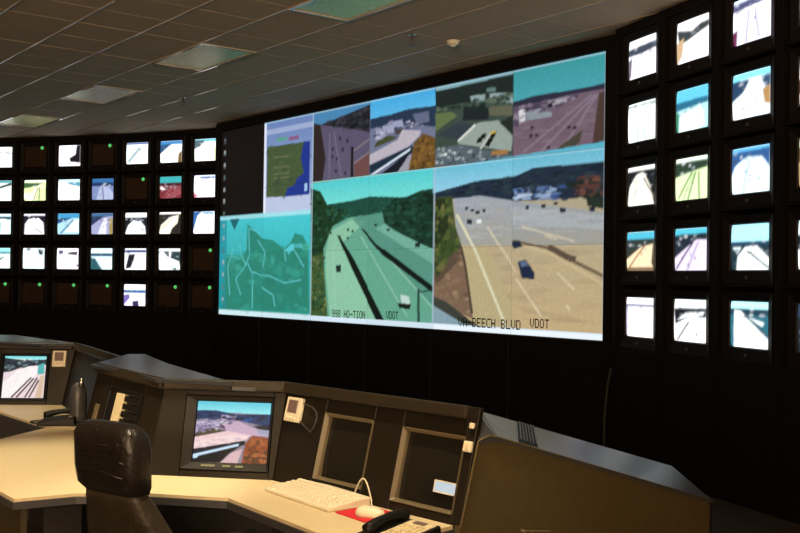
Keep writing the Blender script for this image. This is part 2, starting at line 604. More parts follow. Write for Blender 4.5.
for (i, j) in cells:
    for (a, b) in (((i, j), (i + 1, j)), ((i, j), (i, j + 1)), ((i, j + 1), (i + 1, j + 1)), ((i + 1, j), (i + 1, j + 1))):
        key = (a, b)
        if key in seen:
            continue
        seen.add(key)
        # no bar runs through the middle of a lamp
        if a[1] == 0 and b[1] == 1 and (a[0] - 1, 0) in LAMP_CELLS and (a[0], 0) in LAMP_CELLS and LAMP_CELLS[(a[0] - 1, 0)] == LAMP_CELLS[(a[0], 0)]:
            continue
        along = a[1] == b[1]
        bar_between(gpt(*a), gpt(*b), 0.009 if along else 0.006, -0.001 if along else 0.003)
gb = part('grid_bars', bars, M_TBAR, ceiling)
gb['kind'] = 'stuff'
gb = part('cross_bars', cross, M_TILE, ceiling)
gb['kind'] = 'stuff'

# recessed lamps in the ceiling
lamp_names = ['recessed ceiling light with teal shine, nearest and above the two top camera pictures',
              'recessed ceiling light with grey shine, second from the top edge of the photo',
              'small recessed beige ceiling light, third from the top edge of the photo',
              'farthest recessed beige ceiling light, above the far monitor bank']
hous = MB().ring(-0.545, 0.545, -0.295, 0.295, -0.515, 0.515, -0.265, 0.265, 0, 0, 0.05)
def lampring():
    mb = MB()
    L, W, l, w = 0.545, 0.295, 0.515, 0.262
    mb.box(-L, L, -W, -w, -0.006, 0.03).box(-L, L, w, W, -0.006, 0.03).box(-L, -l, -w, w, -0.006, 0.03).box(l, L, -w, w, -0.006, 0.03)
    return mb
rim_me = lampring().mesh('rim', M_LAMPRIM, 0.003)
lens = MB()
nx, ny = 36, 18
vs = []
for a in range(nx + 1):
    for b in range(ny + 1):
        vs.append((-0.515 + 1.03 * a / nx, -0.262 + 0.524 * b / ny, 0.004 + (0.0016 if (a + b) % 2 else 0.0)))
fs = []
for a in range(nx):
    for b in range(ny):
        i0 = a * (ny + 1) + b
        fs.append((i0, i0 + ny + 1, i0 + ny + 2, i0 + 1))
lens.add(vs, fs)
lens_me = lens.mesh('lens', M_LENS)
pan_me = MB().box(-0.53, 0.53, -0.28, 0.28, 0.02, 0.035).mesh('housing', M_LAMPRIM, 0.004)
for k in range(4):
    c = G0 + GU * (2.75 * k)
    t = thing('ceiling_light', lamp_names[k], 'ceiling light', rotz(Vector((c.x, c.y, CEIL - 0.002)), GA) @ Matrix.Diagonal((1.08, 1.04, 1, 1)), 'recessed ceiling lights')
    link('rim', rim_me, t)
    link('lens', lens_me, t)
    link('housing', pan_me, t)

def ceiling_drop(px, py, kind, label):
    q = at_z(px, py, CEIL)
    t = thing('sprinkler_head' if kind else 'smoke_detector', label, 'sprinkler' if kind else 'detector', Matrix.Translation(q))
    if kind:
        part('escutcheon', MB().lathe([(0.012, -0.014), (0.035, -0.008), (0.04, 0.0)], 16), M_STEEL, t)
        part('pipe', MB().lathe([(0.012, -0.06), (0.012, 0.0)], 10), M_KNOB, t)
        part('deflector', MB().lathe([(0.034, -0.104), (0.034, -0.100), (0.006, -0.098)], 16), M_KNOB, t)
        part('yoke', MB().tube([(0, -0.0, -0.06), (0.02, 0, -0.075), (0.015, 0, -0.098)], 0.004, 6).tube([(0, 0, -0.06), (-0.02, 0, -0.075), (-0.015, 0, -0.098)], 0.004, 6), M_KNOB, t)
    else:
        part('body', MB().lathe([(0.03, -0.042), (0.05, -0.034), (0.06, -0.012), (0.065, 0.0)], 20), M_CREAM, t, smooth=False)
        part('sensor_cap', MB().lathe([(0.018, -0.055), (0.028, -0.048), (0.03, -0.04)], 16), M_CREAM, t)
ceiling_drop(412, 34, True, 'dark sprinkler head hanging from the ceiling above the parking lot picture')
ceiling_drop(183, 97, True, 'small dark sprinkler head on the ceiling below the second ceiling light')
ceiling_drop(453, 41, False, 'small round cream smoke detector on the ceiling beside a sprinkler')

# ---------------------------------------------------------------- video wall
WM = basis(Vector((W0.x, W0.y, 0)), WU, WN, Vector((0, 0, 1)))
vw = thing('video_wall', 'large black video wall of projection screens showing highways and a map', 'video wall', WM)
TW, TH = 6 * CUBE_W, 3 * CUBE_H
zt = W0.z
def wuv(px, py):                       # photo pixel -> display units (u in 0..6 cubes, v in 0..3 cubes)
    q = at_plane(px, py, W0, WN) - W0
    return (q.dot(WU) / CUBE_W, -q.z / CUBE_H)
RX, RY = 84, 64
PT = Paint(6 * RX, 3 * RY, '0a0808', (0, 6), (0, 3), 2)
def crop(ox, oy, k):
    return lambda pts: [wuv(ox + x / k, oy + y / k) for x, y in pts]
def R(u0, u1, v0, v1):
    return [(u0, v0), (u1, v0), (u1, v1), (u0, v1)]
# dark idle strip and its icon column
PT.poly('120d0c', R(0, 1, 0, 1.45))
# weather window
PT.grad('6a82b8', '9caed2', R(1, 2, 0, 1.42))
PT.poly('b4c0dc', R(1, 2, .12, .2), .6).poly('c0cae4', R(1, 2, 1.16, 1.42), .8).poly('e4e8fa', R(1.0, 1.05, 0, 1.42))
g = crop(215, 100, 4.85)
PT.poly('5aa08c', g([(300, 185), (350, 178), (350, 195), (300, 202)])).poly('8a5a80', g([(358, 180), (405, 170), (405, 190), (358, 196)]))
PT.poly('465838', g([(255, 228), (460, 198), (455, 458), (250, 475)]))
for yy in (270, 320, 350, 370):
    PT.line('7a7f5c', g([(285, yy + 8), (360, yy)]), .02, .6)
PT.blobs(['40523a', '50603f', '384a34'], g([(255, 228), (455, 200), (450, 455), (252, 472)]), 50, .05, .04, 31, .6)
PT.poly('20368a', g([(430, 200), (460, 198), (455, 458), (340, 470), (350, 430), (385, 415), (395, 380), (430, 350), (415, 280)]))
PT.poly('9fc4e8', g([(432, 408), (446, 405), (446, 440), (432, 445)]))
# street map
PT.grad('48c8d2', '2a9484', R(0, 2, 1.40, 2.98))
PT.poly('9fe0ea', R(0, 2, 1.40, 1.46))
PT.poly('1f8fa0', R(0, .17, 1.46, 2.93), .75)
g = crop(210, 110, 2.54)
PT.poly('2c8876', g([(92, 365), (95, 290), (108, 300), (130, 325), (160, 330), (188, 352), (205, 335), (215, 312), (235, 318), (248, 345), (250, 512), (40, 505), (40, 380)]))
PT.poly('2d7e6c', g([(40, 368), (250, 362), (250, 512), (28, 505)]), .45)
PT.poly('57c7cf', g([(190, 355), (205, 340), (230, 338), (236, 350), (215, 348), (200, 368)]))
PT.poly('1c6a70', g([(50, 278), (75, 276), (62, 305)]))
for L_ in ([(98, 300), (100, 370), (90, 395), (65, 430), (78, 470)], [(95, 390), (108, 420), (106, 505)], [(108, 412), (128, 420), (150, 422)], [(75, 340), (80, 375), (92, 395)], [(188, 352), (192, 385)], [(120, 330), (140, 360), (135, 400)], [(150, 422), (190, 440), (230, 432)], [(60, 350), (45, 400), (50, 470)], [(100, 300), (125, 312)], [(205, 340), (222, 372), (238, 400)], [(130, 450), (160, 470), (165, 500)], [(75, 380), (55, 372)]):
    PT.line('62c8cc', g(L_), .024, .8)
PT.poly('cfe9f2', R(0, 2, 2.92, 3))
PT.blobs(['37a08c', '2a7c6c', '48b0a0', '2f9484'], R(.2, 1.95, 1.9, 2.9), 70, .09, .06, 19, .35)
for k in range(14):
    v = .12 + k * .2
    PT.poly('a8b4b8' if k % 3 else '5f7078', R(.07, .115, v, v + .06), .7).poly('6f7c84', R(.06, .125, v + .07, v + .085), .5)
# camera picture 1: purple highway
g = crop(305, 75, 4.843)
PT.grad('58506a', '5e586f', R(2, 3, 0, 1))
PT.poly('4a86b4', g([(40, 190), (322, 128), (318, 148), (250, 175), (150, 215), (75, 242), (40, 240)]))
PT.poly('23242c', g([(75, 242), (150, 213), (322, 140), (322, 280), (250, 262), (170, 252)]))
PT.blobs(['161a20', '30353c', '3c3a44'], g([(80, 242), (318, 150), (318, 275), (175, 250)]), 50, .04, .03, 12, .8)
PT.poly('2f2524', g([(40, 235), (75, 240), (100, 400), (85, 520), (38, 525)]))
PT.poly('6d4a48', g([(238, 430), (322, 365), (322, 500), (238, 500)]))
PT.poly('1c1518', g([(222, 345), (233, 345), (233, 495), (220, 495)])).line('8a7a80', g([(236, 365), (310, 310)]), .02).line('8a7a80', g([(236, 425), (310, 372)]), .02)
for (x, y) in ((150, 395), (128, 385), (190, 465), (145, 455), (178, 352), (130, 350), (200, 310), (165, 300)):
    PT.poly('2c2530', g([(x, y), (x + 9, y - 2), (x + 9, y + 16), (x, y + 18)]))
for L_ in ([(120, 280), (118, 500)], [(140, 270), (175, 490)]):
    PT.line('7d778f', g(L_), .02, .7)
# camera picture 2: blue sky and curved ramp
PT.poly('6f7590', R(3, 4, 0, 1))
PT.grad('3fa8e0', '5cb6e6', g([(318, 120), (640, 60), (636, 155), (318, 218)]))
PT.poly('26364e', g([(318, 213), (420, 190), (500, 165), (640, 148), (640, 250), (540, 245), (430, 240), (318, 262)]))
PT.poly('9aa0bc', g([(345, 265), (420, 225), (470, 215), (480, 250), (400, 290), (345, 330)])).poly('8288a6', g([(520, 190), (600, 175), (600, 225), (540, 235)]), .5)
PT.poly('4a3f42', g([(430, 255), (470, 250), (480, 275), (440, 290)]))
PT.poly('444a2c', g([(335, 352), (345, 325), (400, 290), (448, 298), (430, 312)]))
PT.poly('b9b2bd', g([(314, 385), (450, 312), (470, 265), (560, 268), (555, 292), (500, 345), (314, 432)]))
PT.poly('1d2e40', g([(314, 436), (520, 338), (528, 372), (314, 480)])).poly('d5e2ee', g([(314, 482), (512, 350), (508, 364), (314, 494)]))
PT.poly('161c26', g([(345, 494), (510, 366), (470, 440), (440, 480)])).poly('9c9aa6', g([(440, 478), (500, 392), (522, 376), (505, 460)]))
PT.poly('6a4c26', g([(500, 465), (528, 325), (572, 282), (640, 305), (640, 450)])).poly('7c5a2e', g([(540, 340), (600, 310), (620, 400), (545, 420)]), .7)
PT.blobs(['4c3a1e', '86642e', '5e4a2a'], g([(505, 460), (528, 330), (572, 288), (630, 305), (630, 445)]), 40, .03, .03, 13, .8)
PT.blobs(['6a6e86', '8a8aa4', '3a4258', 'b4b4c8'], g([(325, 262), (430, 222), (560, 225), (625, 250), (480, 262), (350, 320)]), 50, .04, .02, 14, .8)
# camera picture 3: car park from above
g = crop(430, 45, 4.265)
PT.poly('3a4a42', R(4, 5, 0, 1))
PT.poly('1d2826', g([(20, 180), (360, 110), (360, 205), (25, 270)]))
PT.poly('7fa8b0', g([(25, 182), (355, 118), (355, 124), (25, 200)]))
PT.poly('8fa3a4', g([(170, 218), (270, 205), (352, 205), (352, 250), (300, 240), (180, 245)])).poly('2b3634', g([(235, 200), (255, 200), (255, 245), (235, 245)])).poly('5f7a74', g([(240, 185), (280, 180), (280, 200), (240, 200)]))
PT.poly('1d2628', g([(145, 262), (248, 250), (250, 316), (140, 322)])).poly('6b6a52', g([(250, 262), (350, 255), (350, 300), (255, 300)]), .7)
PT.poly('5f7048', g([(22, 290), (90, 285), (120, 300), (22, 370)]))
PT.poly('93a19a', g([(205, 330), (292, 320), (352, 388), (345, 450), (120, 420)]))
PT.poly('333d44', g([(30, 385), (120, 328), (195, 340), (120, 402)])).poly('232a28', g([(295, 330), (352, 300), (352, 380), (340, 370)]))
for (x, y) in ((205, 395), (240, 412), (250, 395), (262, 372), (220, 380)):
    PT.poly('15191a', g([(x, y), (x + 22, y - 8), (x + 14, y + 18), (x - 8, y + 20)]))
PT.line('d6dcd2', g([(120, 410), (195, 338)]), .03).line('c0c8c0', g([(205, 455), (262, 370)]), .02)
PT.poly('56636c', g([(22, 440), (120, 425), (350, 465), (350, 490), (22, 520)]))
for k, (x, y) in enumerate(((60, 430), (60, 460), (100, 480), (140, 480), (180, 465), (95, 455), (230, 480), (45, 490))):
    PT.poly('dfe6e6' if k % 2 else '1c2128', g([(x, y), (x + 14, y - 3), (x + 14, y + 10), (x, y + 12)]))
PT.poly('b07a3c', g([(262, 450), (330, 440), (330, 462), (262, 468)]), .8).poly('c8a83a', g([(258, 368), (280, 365), (280, 374), (258, 378)]))
PT.blobs(['2a3a34', '465a4c', '5a6c5a', '1c2826'], g([(28, 268), (350, 205), (350, 255), (250, 258), (145, 260), (30, 290)]), 70, .04, .02, 15, .8)
PT.blobs(['7a8c90', 'a8b4b4', '4a5a5c', '2c383c'], g([(28, 440), (120, 428), (345, 466), (345, 486), (28, 512)]), 50, .03, .018, 16, .8)
# camera picture 4: teal sky over a mauve highway
PT.grad('6d5d6c', '77616f', R(5, 6, 0, 1))
PT.grad('3a9a9e', '4ba6b2', g([(356, 112), (760, 22), (755, 175), (600, 205), (356, 248)]))
PT.poly('2c2c40', g([(356, 244), (450, 215), (600, 192), (755, 162), (755, 182), (600, 212), (460, 245), (356, 268)]))
PT.poly('5a4d62', g([(356, 262), (520, 232), (640, 205), (560, 260), (356, 350)]))
PT.poly('d9dadc', g([(380, 278), (408, 270), (408, 322), (384, 330)])).poly('a8a6ae', g([(486, 240), (585, 222), (585, 244), (486, 264)])).poly('8d98a0', g([(410, 285), (470, 270), (520, 285), (520, 305), (410, 320)]))
PT.blobs(['463c50', '7c6c80', '9a8c9c', '3a3444'], g([(360, 268), (600, 215), (690, 200), (560, 262), (360, 348)]), 60, .04, .016, 17, .7)
PT.blobs(['7d6a78', '66545f', '8a7a88'], g([(360, 360), (720, 205), (700, 420), (360, 470)]), 50, .09, .012, 18, .5)
PT.poly('211a24', g([(505, 248), (522, 245), (522, 264), (505, 266)]))
for L_ in ([(400, 455), (690, 210)], [(470, 455), (705, 210)], [(560, 450), (715, 205)]):
    PT.line('8a7a8a', g(L_), .025, .8)
PT.poly('4c3a34', g([(720, 205), (755, 190), (755, 430), (690, 432)])).poly('4a463c', g([(600, 395), (650, 360), (640, 410), (600, 445), (530, 450)]))
for (x, y) in ((585, 345), (610, 345), (430, 345), (425, 380), (450, 378), (500, 430)):
    PT.poly('2b2530', g([(x, y), (x + 14, y - 3), (x + 14, y + 10), (x, y + 12)]))
# large picture A: green-tinted curving highway
g = crop(305, 165, 3.23)
PT.poly('66a890', R(2, 4, 1, 3))
PT.grad('50cdd2', '78e0d8', g([(18, 62), (425, 8), (425, 82), (372, 90), (330, 108), (260, 112), (150, 122), (70, 134), (18, 100)]))
PT.poly('1e4a3e', g([(60, 130), (150, 116), (210, 102), (300, 104), (330, 110), (250, 155), (140, 170), (75, 205)]))
PT.poly('17352a', g([(250, 148), (290, 108), (330, 102), (372, 84), (425, 74), (425, 275), (340, 240), (285, 208), (255, 190)]))
PT.poly('1b3a22', g([(18, 76), (50, 86), (72, 128), (140, 152), (88, 200), (60, 270), (62, 340), (74, 500), (18, 500)]))
PT.poly('425a32', g([(18, 300), (58, 285), (74, 500), (18, 500)]))
PT.blobs(['0e2818', '1f4a30', '173a26', '2a5638'], g([(20, 85), (70, 130), (140, 152), (86, 200), (60, 280), (62, 480), (20, 480)]), 120, .035, .03, 1, .8)
PT.blobs(['0c221a', '1a3e30', '143428', '245040'], g([(255, 150), (295, 112), (415, 80), (415, 270), (340, 238), (285, 205)]), 130, .04, .03, 2, .8)
PT.blobs(['225646', '163e30', '2e6654'], g([(70, 132), (300, 106), (250, 152), (140, 168), (78, 200)]), 60, .03, .018, 3, .8)
PT.blobs(['5a6f3c', '38502c', '6f7d4a'], g([(20, 300), (56, 288), (72, 490), (20, 490)]), 40, .03, .03, 4, .7)
PT.poly('8cc4a4', g([(68, 280), (80, 215), (150, 175), (200, 180), (120, 250), (230, 500), (82, 500), (66, 340)]))
PT.poly('54907f', g([(150, 172), (250, 152), (258, 190), (425, 290), (425, 470), (210, 240), (180, 205)]), .8)
PT.poly('74b09c', g([(258, 188), (285, 210), (425, 278), (425, 330), (230, 205)]))
for L_ in ([(130, 260), (215, 470)], [(180, 230), (330, 490)], [(200, 225), (420, 470)], [(90, 260), (100, 480)]):
    PT.line('9accb4', g(L_), .018, .8)
PT.poly('101a16', g([(103, 225), (112, 228), (160, 310), (258, 505), (232, 505), (150, 335)])).poly('101a18', g([(178, 203), (190, 208), (232, 255), (425, 402), (425, 424), (250, 292)]))
for (x, y, w, h) in ((100, 325, 16, 22), (135, 205, 7, 8), (150, 210, 6, 8), (108, 228, 7, 10), (225, 190, 8, 7), (265, 205, 9, 7), (80, 215, 6, 7), (355, 250, 16, 14), (135, 232, 6, 7)):
    PT.poly('1d2c2a', g([(x, y), (x + w, y - 1), (x + w, y + h), (x, y + h)]))
PT.poly('c4dcd4', g([(308, 418), (335, 425), (340, 448), (312, 450)])).poly('16201e', g([(298, 445), (342, 450), (338, 466), (305, 462)]))
PT.poly('2b4a42', g([(362, 400), (370, 400), (370, 510), (362, 510)])).line('2b4a42', g([(366, 412), (402, 405)]), .02)
# large picture B: tan highway
g = crop(400, 40, 1.718)
PT.grad('a8a28c', 'c0a87e', R(4, 6, 1, 3))
PT.grad('58b4cc', '93cbe4', g([(56, 222), (356, 172), (356, 215), (300, 217), (200, 242), (130, 248), (56, 268)]))
PT.poly('1f2d3e', g([(56, 264), (130, 243), (200, 234), (230, 220), (300, 214), (356, 208), (356, 264), (300, 272), (200, 277), (140, 268), (56, 275)]))
PT.poly('8ea4c4', g([(198, 258), (240, 250), (270, 255), (270, 272), (198, 276)])).poly('3a4a78', g([(215, 262), (240, 258), (240, 270), (215, 272)]))
PT.poly('5a3a34', g([(295, 240), (325, 230), (345, 234), (345, 262), (300, 270)])).poly('25302a', g([(318, 262), (350, 258), (350, 290), (322, 285)]))
PT.grad('9aa2ac', 'a09e94', g([(92, 272), (140, 268), (200, 277), (356, 296), (356, 352), (200, 352), (100, 352)]))
PT.poly('aeb4ba', g([(190, 285), (356, 302), (356, 325), (195, 318)]), .7)
PT.blobs(['16222e', '22323e', '1c2a3c', '2a3a40'], g([(62, 264), (130, 245), (200, 236), (230, 222), (300, 216), (352, 212), (352, 256), (300, 262), (200, 266), (140, 262)]), 140, .05, .025, 5, .8)
PT.blobs(['8fa4c4', '5a76a4', '3a5080', 'b4c4d8', '22304a'], g([(200, 256), (290, 250), (290, 274), (200, 276)]), 34, .05, .025, 6, .9)
PT.blobs(['5a3a34', '2c2a2a', '6a463c', '1c2826'], g([(292, 238), (348, 234), (348, 268), (300, 272)]), 26, .05, .03, 7, .9)
PT.blobs(['8c9098', 'b4b8bc', 'a89c88'], g([(100, 274), (345, 298), (345, 345), (110, 345)]), 60, .14, .012, 8, .35)
PT.blobs(['c4aa7c', '9c8a6c', 'b09a78'], g([(110, 360), (345, 365), (345, 495), (130, 490)]), 60, .2, .03, 9, .3)
PT.poly('3b4a2a', g([(56, 272), (90, 268), (96, 320), (106, 352), (90, 375), (56, 412)])).poly('26301e', g([(56, 275), (80, 272), (84, 320), (56, 372)]))
PT.poly('7a6250', g([(56, 412), (106, 352), (114, 390), (126, 480), (56, 445)])).poly('5a4a3c', g([(56, 405), (104, 354), (108, 372), (64, 420)]))
PT.blobs(['2a3c1e', '50602e', '3c4e28', '6a6a3c'], g([(58, 276), (88, 270), (94, 320), (104, 352), (58, 408)]), 60, .035, .04, 10, .8)
PT.blobs(['8a7058', '665244', '9c8468'], g([(60, 412), (104, 358), (122, 470), (60, 442)]), 30, .04, .03, 11, .7)
PT.poly('b8a880', g([(106, 356), (150, 352), (205, 500), (128, 495), (112, 390)]))
PT.poly('86a0ac', g([(56, 452), (80, 462), (135, 500), (56, 500)])).poly('3c4038', g([(56, 440), (80, 450), (140, 496), (130, 500), (56, 455)]))
PT.line('d8d4b4', g([(98, 300), (125, 352), (185, 500)]), .032).line('4a3f34', g([(104, 352), (112, 385), (124, 470)]), .03)
PT.line('6d5c48', g([(195, 344), (260, 360), (300, 382), (356, 410)]), .035).line('5a4c40', g([(255, 356), (290, 376), (302, 378)]), .07)
PT.line('c9b48c', g([(200, 350), (260, 368), (356, 425)]), .04, .7)
for L_ in ([(200, 410), (240, 470)], [(270, 400), (300, 430)], [(150, 320), (200, 400)], [(285, 455), (293, 465)], [(235, 460), (243, 475)], [(250, 335), (270, 342)], [(210, 320), (300, 345)]):
    PT.line('dccfae', g(L_), .02, .7)
PT.poly('1c2842', g([(203, 382), (216, 378), (232, 400), (232, 412), (210, 410)])).poly('5a6a86', g([(206, 382), (216, 380), (222, 388), (210, 391)]))
PT.poly('1e2a40', g([(192, 346), (206, 343), (212, 356), (196, 360)]))
for (x, y, w, h) in ((115, 308, 9, 8), (112, 286, 5, 6), (122, 290, 5, 5), (130, 293, 7, 6), (142, 290, 5, 6), (275, 288, 10, 8), (325, 287, 10, 7), (243, 282, 8, 6), (265, 278, 6, 5), (217, 284, 5, 7)):
    PT.poly('222a36', g([(x, y), (x + w, y), (x + w, y + h), (x, y + h)]))
PT.poly('e4e8ec', g([(132, 308), (140, 308), (140, 315), (132, 315)]))
PT.grain(0.05, 2).blur(1)
# light window edges between pictures
for (u, v0, v1) in ((2.0, 0, 3), (4.0, 1, 3), (6, 0, 3)):
    PT.poly('bcd0e0', R(u - .018, u + .012, v0, v1), .75)
PT.poly('cfe4f0', R(2, 6, 1.0, 1.02), .35)
PT.poly('a8cfe0', R(1, 6, 0, .025), .7)
PT.poly('d6e8f6', R(2, 6, 2.925, 3), 1).poly('eaf4fb', R(4, 6, 2.945, 3))
pic = PT.out()
# each projector cube is a slightly different shade, as the photograph's seams show
rng = random.Random(3)
for r in range(3):
    for c in range(6):
        sub = pic[r * RY:(r + 1) * RY, c * RX:(c + 1) * RX].copy()
        f = 1 + rng.uniform(-0.05, 0.05)
        sub = sub * f
        sub[:, :1] *= 0.88
        sub[-1:, :] *= 0.88
        me = screen_mesh('display_panel', sub, c * CUBE_W + 0.0006, (c + 1) * CUBE_W - 0.0006, zt - (r + 1) * CUBE_H + 0.0006, zt - r * CUBE_H - 0.0006, 0.0, M_PIC)
        link('display_panel', me, vw)
def wcap(text, px, py, hpx, wf):
    u, v = wuv(px, py)
    u2, v2 = wuv(px, py - hpx)
    return caption(text, u * CUBE_W, zt - v * CUBE_H, abs(v - v2) * CUBE_H, 0.0, vw, M_TEXT, wf)
wcap('VA-BEECH BLVD', 458.5, 326, 9, 0.86)
wcap('VDOT', 530, 327.5, 9, 0.86)
wcap('998 HO-TION', 332.0, 317, 7.5, 0.78)
wcap('VDOT', 386, 318.5, 7.5, 0.78)
# cabinet round the displays
part('header_panel', MB().box(-0.12, TW + 0.12, -0.03, 0.55, zt + 0.003, CEIL - 0.004), M_BLACK, vw, 0.004)
part('base_cabinet', MB().box(-0.12, TW + 0.12, -0.03, 0.6, 0.0, WALL_BOT - 0.004), M_BLACK, vw, 0.004)
part('side_frame', MB().box(-0.12, -0.004, -0.03, 0.55, WALL_BOT - 0.004, zt + 0.003), M_BLACK, vw, 0.003)
part('side_frame', MB().box(TW + 0.004, TW + 0.12, -0.03, 0.55, WALL_BOT - 0.004, zt + 0.003), M_BLACK, vw, 0.003)
part('back_panel', MB().box(-0.004, TW + 0.004, 0.3, 0.55, WALL_BOT - 0.004, zt + 0.003), M_BLACK, vw)
for k in range(1, 6):
    part('base_seam', MB().box(k * CUBE_W - 0.004, k * CUBE_W + 0.004, -0.034, -0.03, 0.02, WALL_BOT - 0.03), M_DARK, vw)

# thin cable down the base beside the nearest end of the video wall
cq = at_plane(611, 369, Vector((W0.x, W0.y, 0)) - WN * 0.06, WN)
cq2 = at_plane(604, 439, Vector((W0.x, W0.y, 0)) - WN * 0.06, WN)
cb = MB().tube([cq + Vector((0.03, 0.0, 0.03)), cq, cq * 0.75 + cq2 * 0.25 - WU * 0.02, cq * 0.3 + cq2 * 0.7 - WU * 0.02, cq2, Vector((cq2.x, cq2.y, 0.01))], 0.011, 8)
co = link('power_cable', cb.mesh('power_cable', M_GREYC, smooth=True))
tag(co, 'thin grey cable hanging below the near corner of the video wall', 'cable')

# ---------------------------------------------------------------- banks of wall monitors
SW, SH = 0.402, 0.332            # tube picture size
BW, BH = 0.535, 0.500            # monitor front
tv_bezel = MB().ring(-BW / 2, BW / 2, 0.0, BH, -SW / 2 - 0.004, SW / 2 + 0.004, (BH - SH) / 2 + 0.014, (BH + SH) / 2 + 0.022, 0.0, 0.022, 0.05).mesh('bezel', M_TVBODY, 0.004)
tvb = MB()
z0, z1 = 0.0, BH
ov = [(-BW / 2 + .005, 0.05, .005), (BW / 2 - .005, 0.05, .005), (BW / 2 - .005, 0.05, z1 - .005), (-BW / 2 + .005, 0.05, z1 - .005)]
iv = [(-.15, 0.44, .05), (.15, 0.44, .05), (.15, 0.44, z1 - .14), (-.15, 0.44, z1 - .14)]
mv = [(x, 0.2, z) for (x, y, z) in ov]
tvb.add(ov + mv + iv, [(0, 1, 2, 3), (11, 10, 9, 8)] + [(k, (k + 1) % 4, (k + 1) % 4 + 4, k + 4) for k in range(4)] + [(k + 4, (k + 1) % 4 + 4, (k + 1) % 4 + 8, k + 8) for k in range(4)])
tv_body = tvb.mesh('casing', M_TVBODY)
tv_btn = MB().add(*(lambda n: ([(0.013 * math.cos(2 * math.pi * k / n), y, 0.045 + 0.013 * math.sin(2 * math.pi * k / n)) for y in (-0.006, 0.001) for k in range(n)], [tuple(range(n)), tuple(range(n, 2 * n))] + [(k, (k + 1) % n, (k + 1) % n + n, k + n) for k in range(n)]))(12)).mesh('power_button', M_KNOB)
LX, LZ = SW / 2 - 0.075, (BH + SH) / 2 - 0.01
tv_led = MB().add([(LX + 0.028 * math.cos(a) * math.cos(b), 0.024 - 0.02 * math.sin(b) , LZ + 0.028 * math.sin(a) * math.cos(b)) for b in (0.0, 0.6, 1.1) for a in [2 * math.pi * k / 10 for k in range(10)]], [(r * 10 + k, r * 10 + (k + 1) % 10, (r + 1) * 10 + (k + 1) % 10, (r + 1) * 10 + k) for r in range(2) for k in range(10)] + [tuple(range(20, 30))]).mesh('pilot_lamp', M_LED)
SZ0, SZ1 = (BH - SH) / 2 + 0.018, (BH + SH) / 2 + 0.018
blank = np.zeros((9, 12, 3), np.float32)
tv_dead = screen_mesh('dead_screen', blank, -SW / 2, SW / 2, SZ0, SZ1, 0.034, M_TVOFF, 0.012)

ORD = ['first', 'second', 'third', 'fourth', 'fifth', 'sixth', 'seventh']
ROWN = ['top', 'second', 'third', 'fourth', 'bottom']

def road(bg, sky, sh, *polys):
    """picture spec: background, sky colour, sky height, then (colour, points)"""
    return (bg, sky, sh, polys)
def tv_picture(spec, seed):
    bg, sky, sh, polys = spec
    P = Paint(36, 28, bg, (0, 1), (0, 1), 3)
    if sky:
        P.poly(sky, R(0, 1, 0, sh))
    for (c, pts) in polys:
        if len(pts) == 2:
            P.line(c, pts, 0.05)
        else:
            P.poly(c, pts)
    rg = random.Random(seed)
    P.blobs(['707884', '9aa2aa', '3a424c', 'dfe6ea'], R(0.05, .95, sh, sh + .28), 9, .07, .035, seed, .55)
    P.blobs(['c2c8ce', 'aab2ba', '8a929a'], R(0.1, .9, .5, .95), 5, .05, .02, seed + 50, .5)
    for _ in range(rg.randint(1, 3)):
        x, y = rg.uniform(.25, .75), rg.uniform(.5, .85)
        P.poly('3c424a', R(x, x + .05, y, y + .045), .8)
    P.grain(0.05, 4, seed).blur(5)
    # rounded picture corners
    rr = 0.07
    for (cx, cy) in ((0, 0), (1, 0), (0, 1), (1, 1)):
        P.poly('000000', [(cx, cy), (abs(cx - rr), cy), (abs(cx - rr * .3), abs(cy - rr * .3)), (cx, abs(cy - rr))])
    return P.out()
D_, B_, T_ = '20242c', '2a4a78', '3f9fb0'
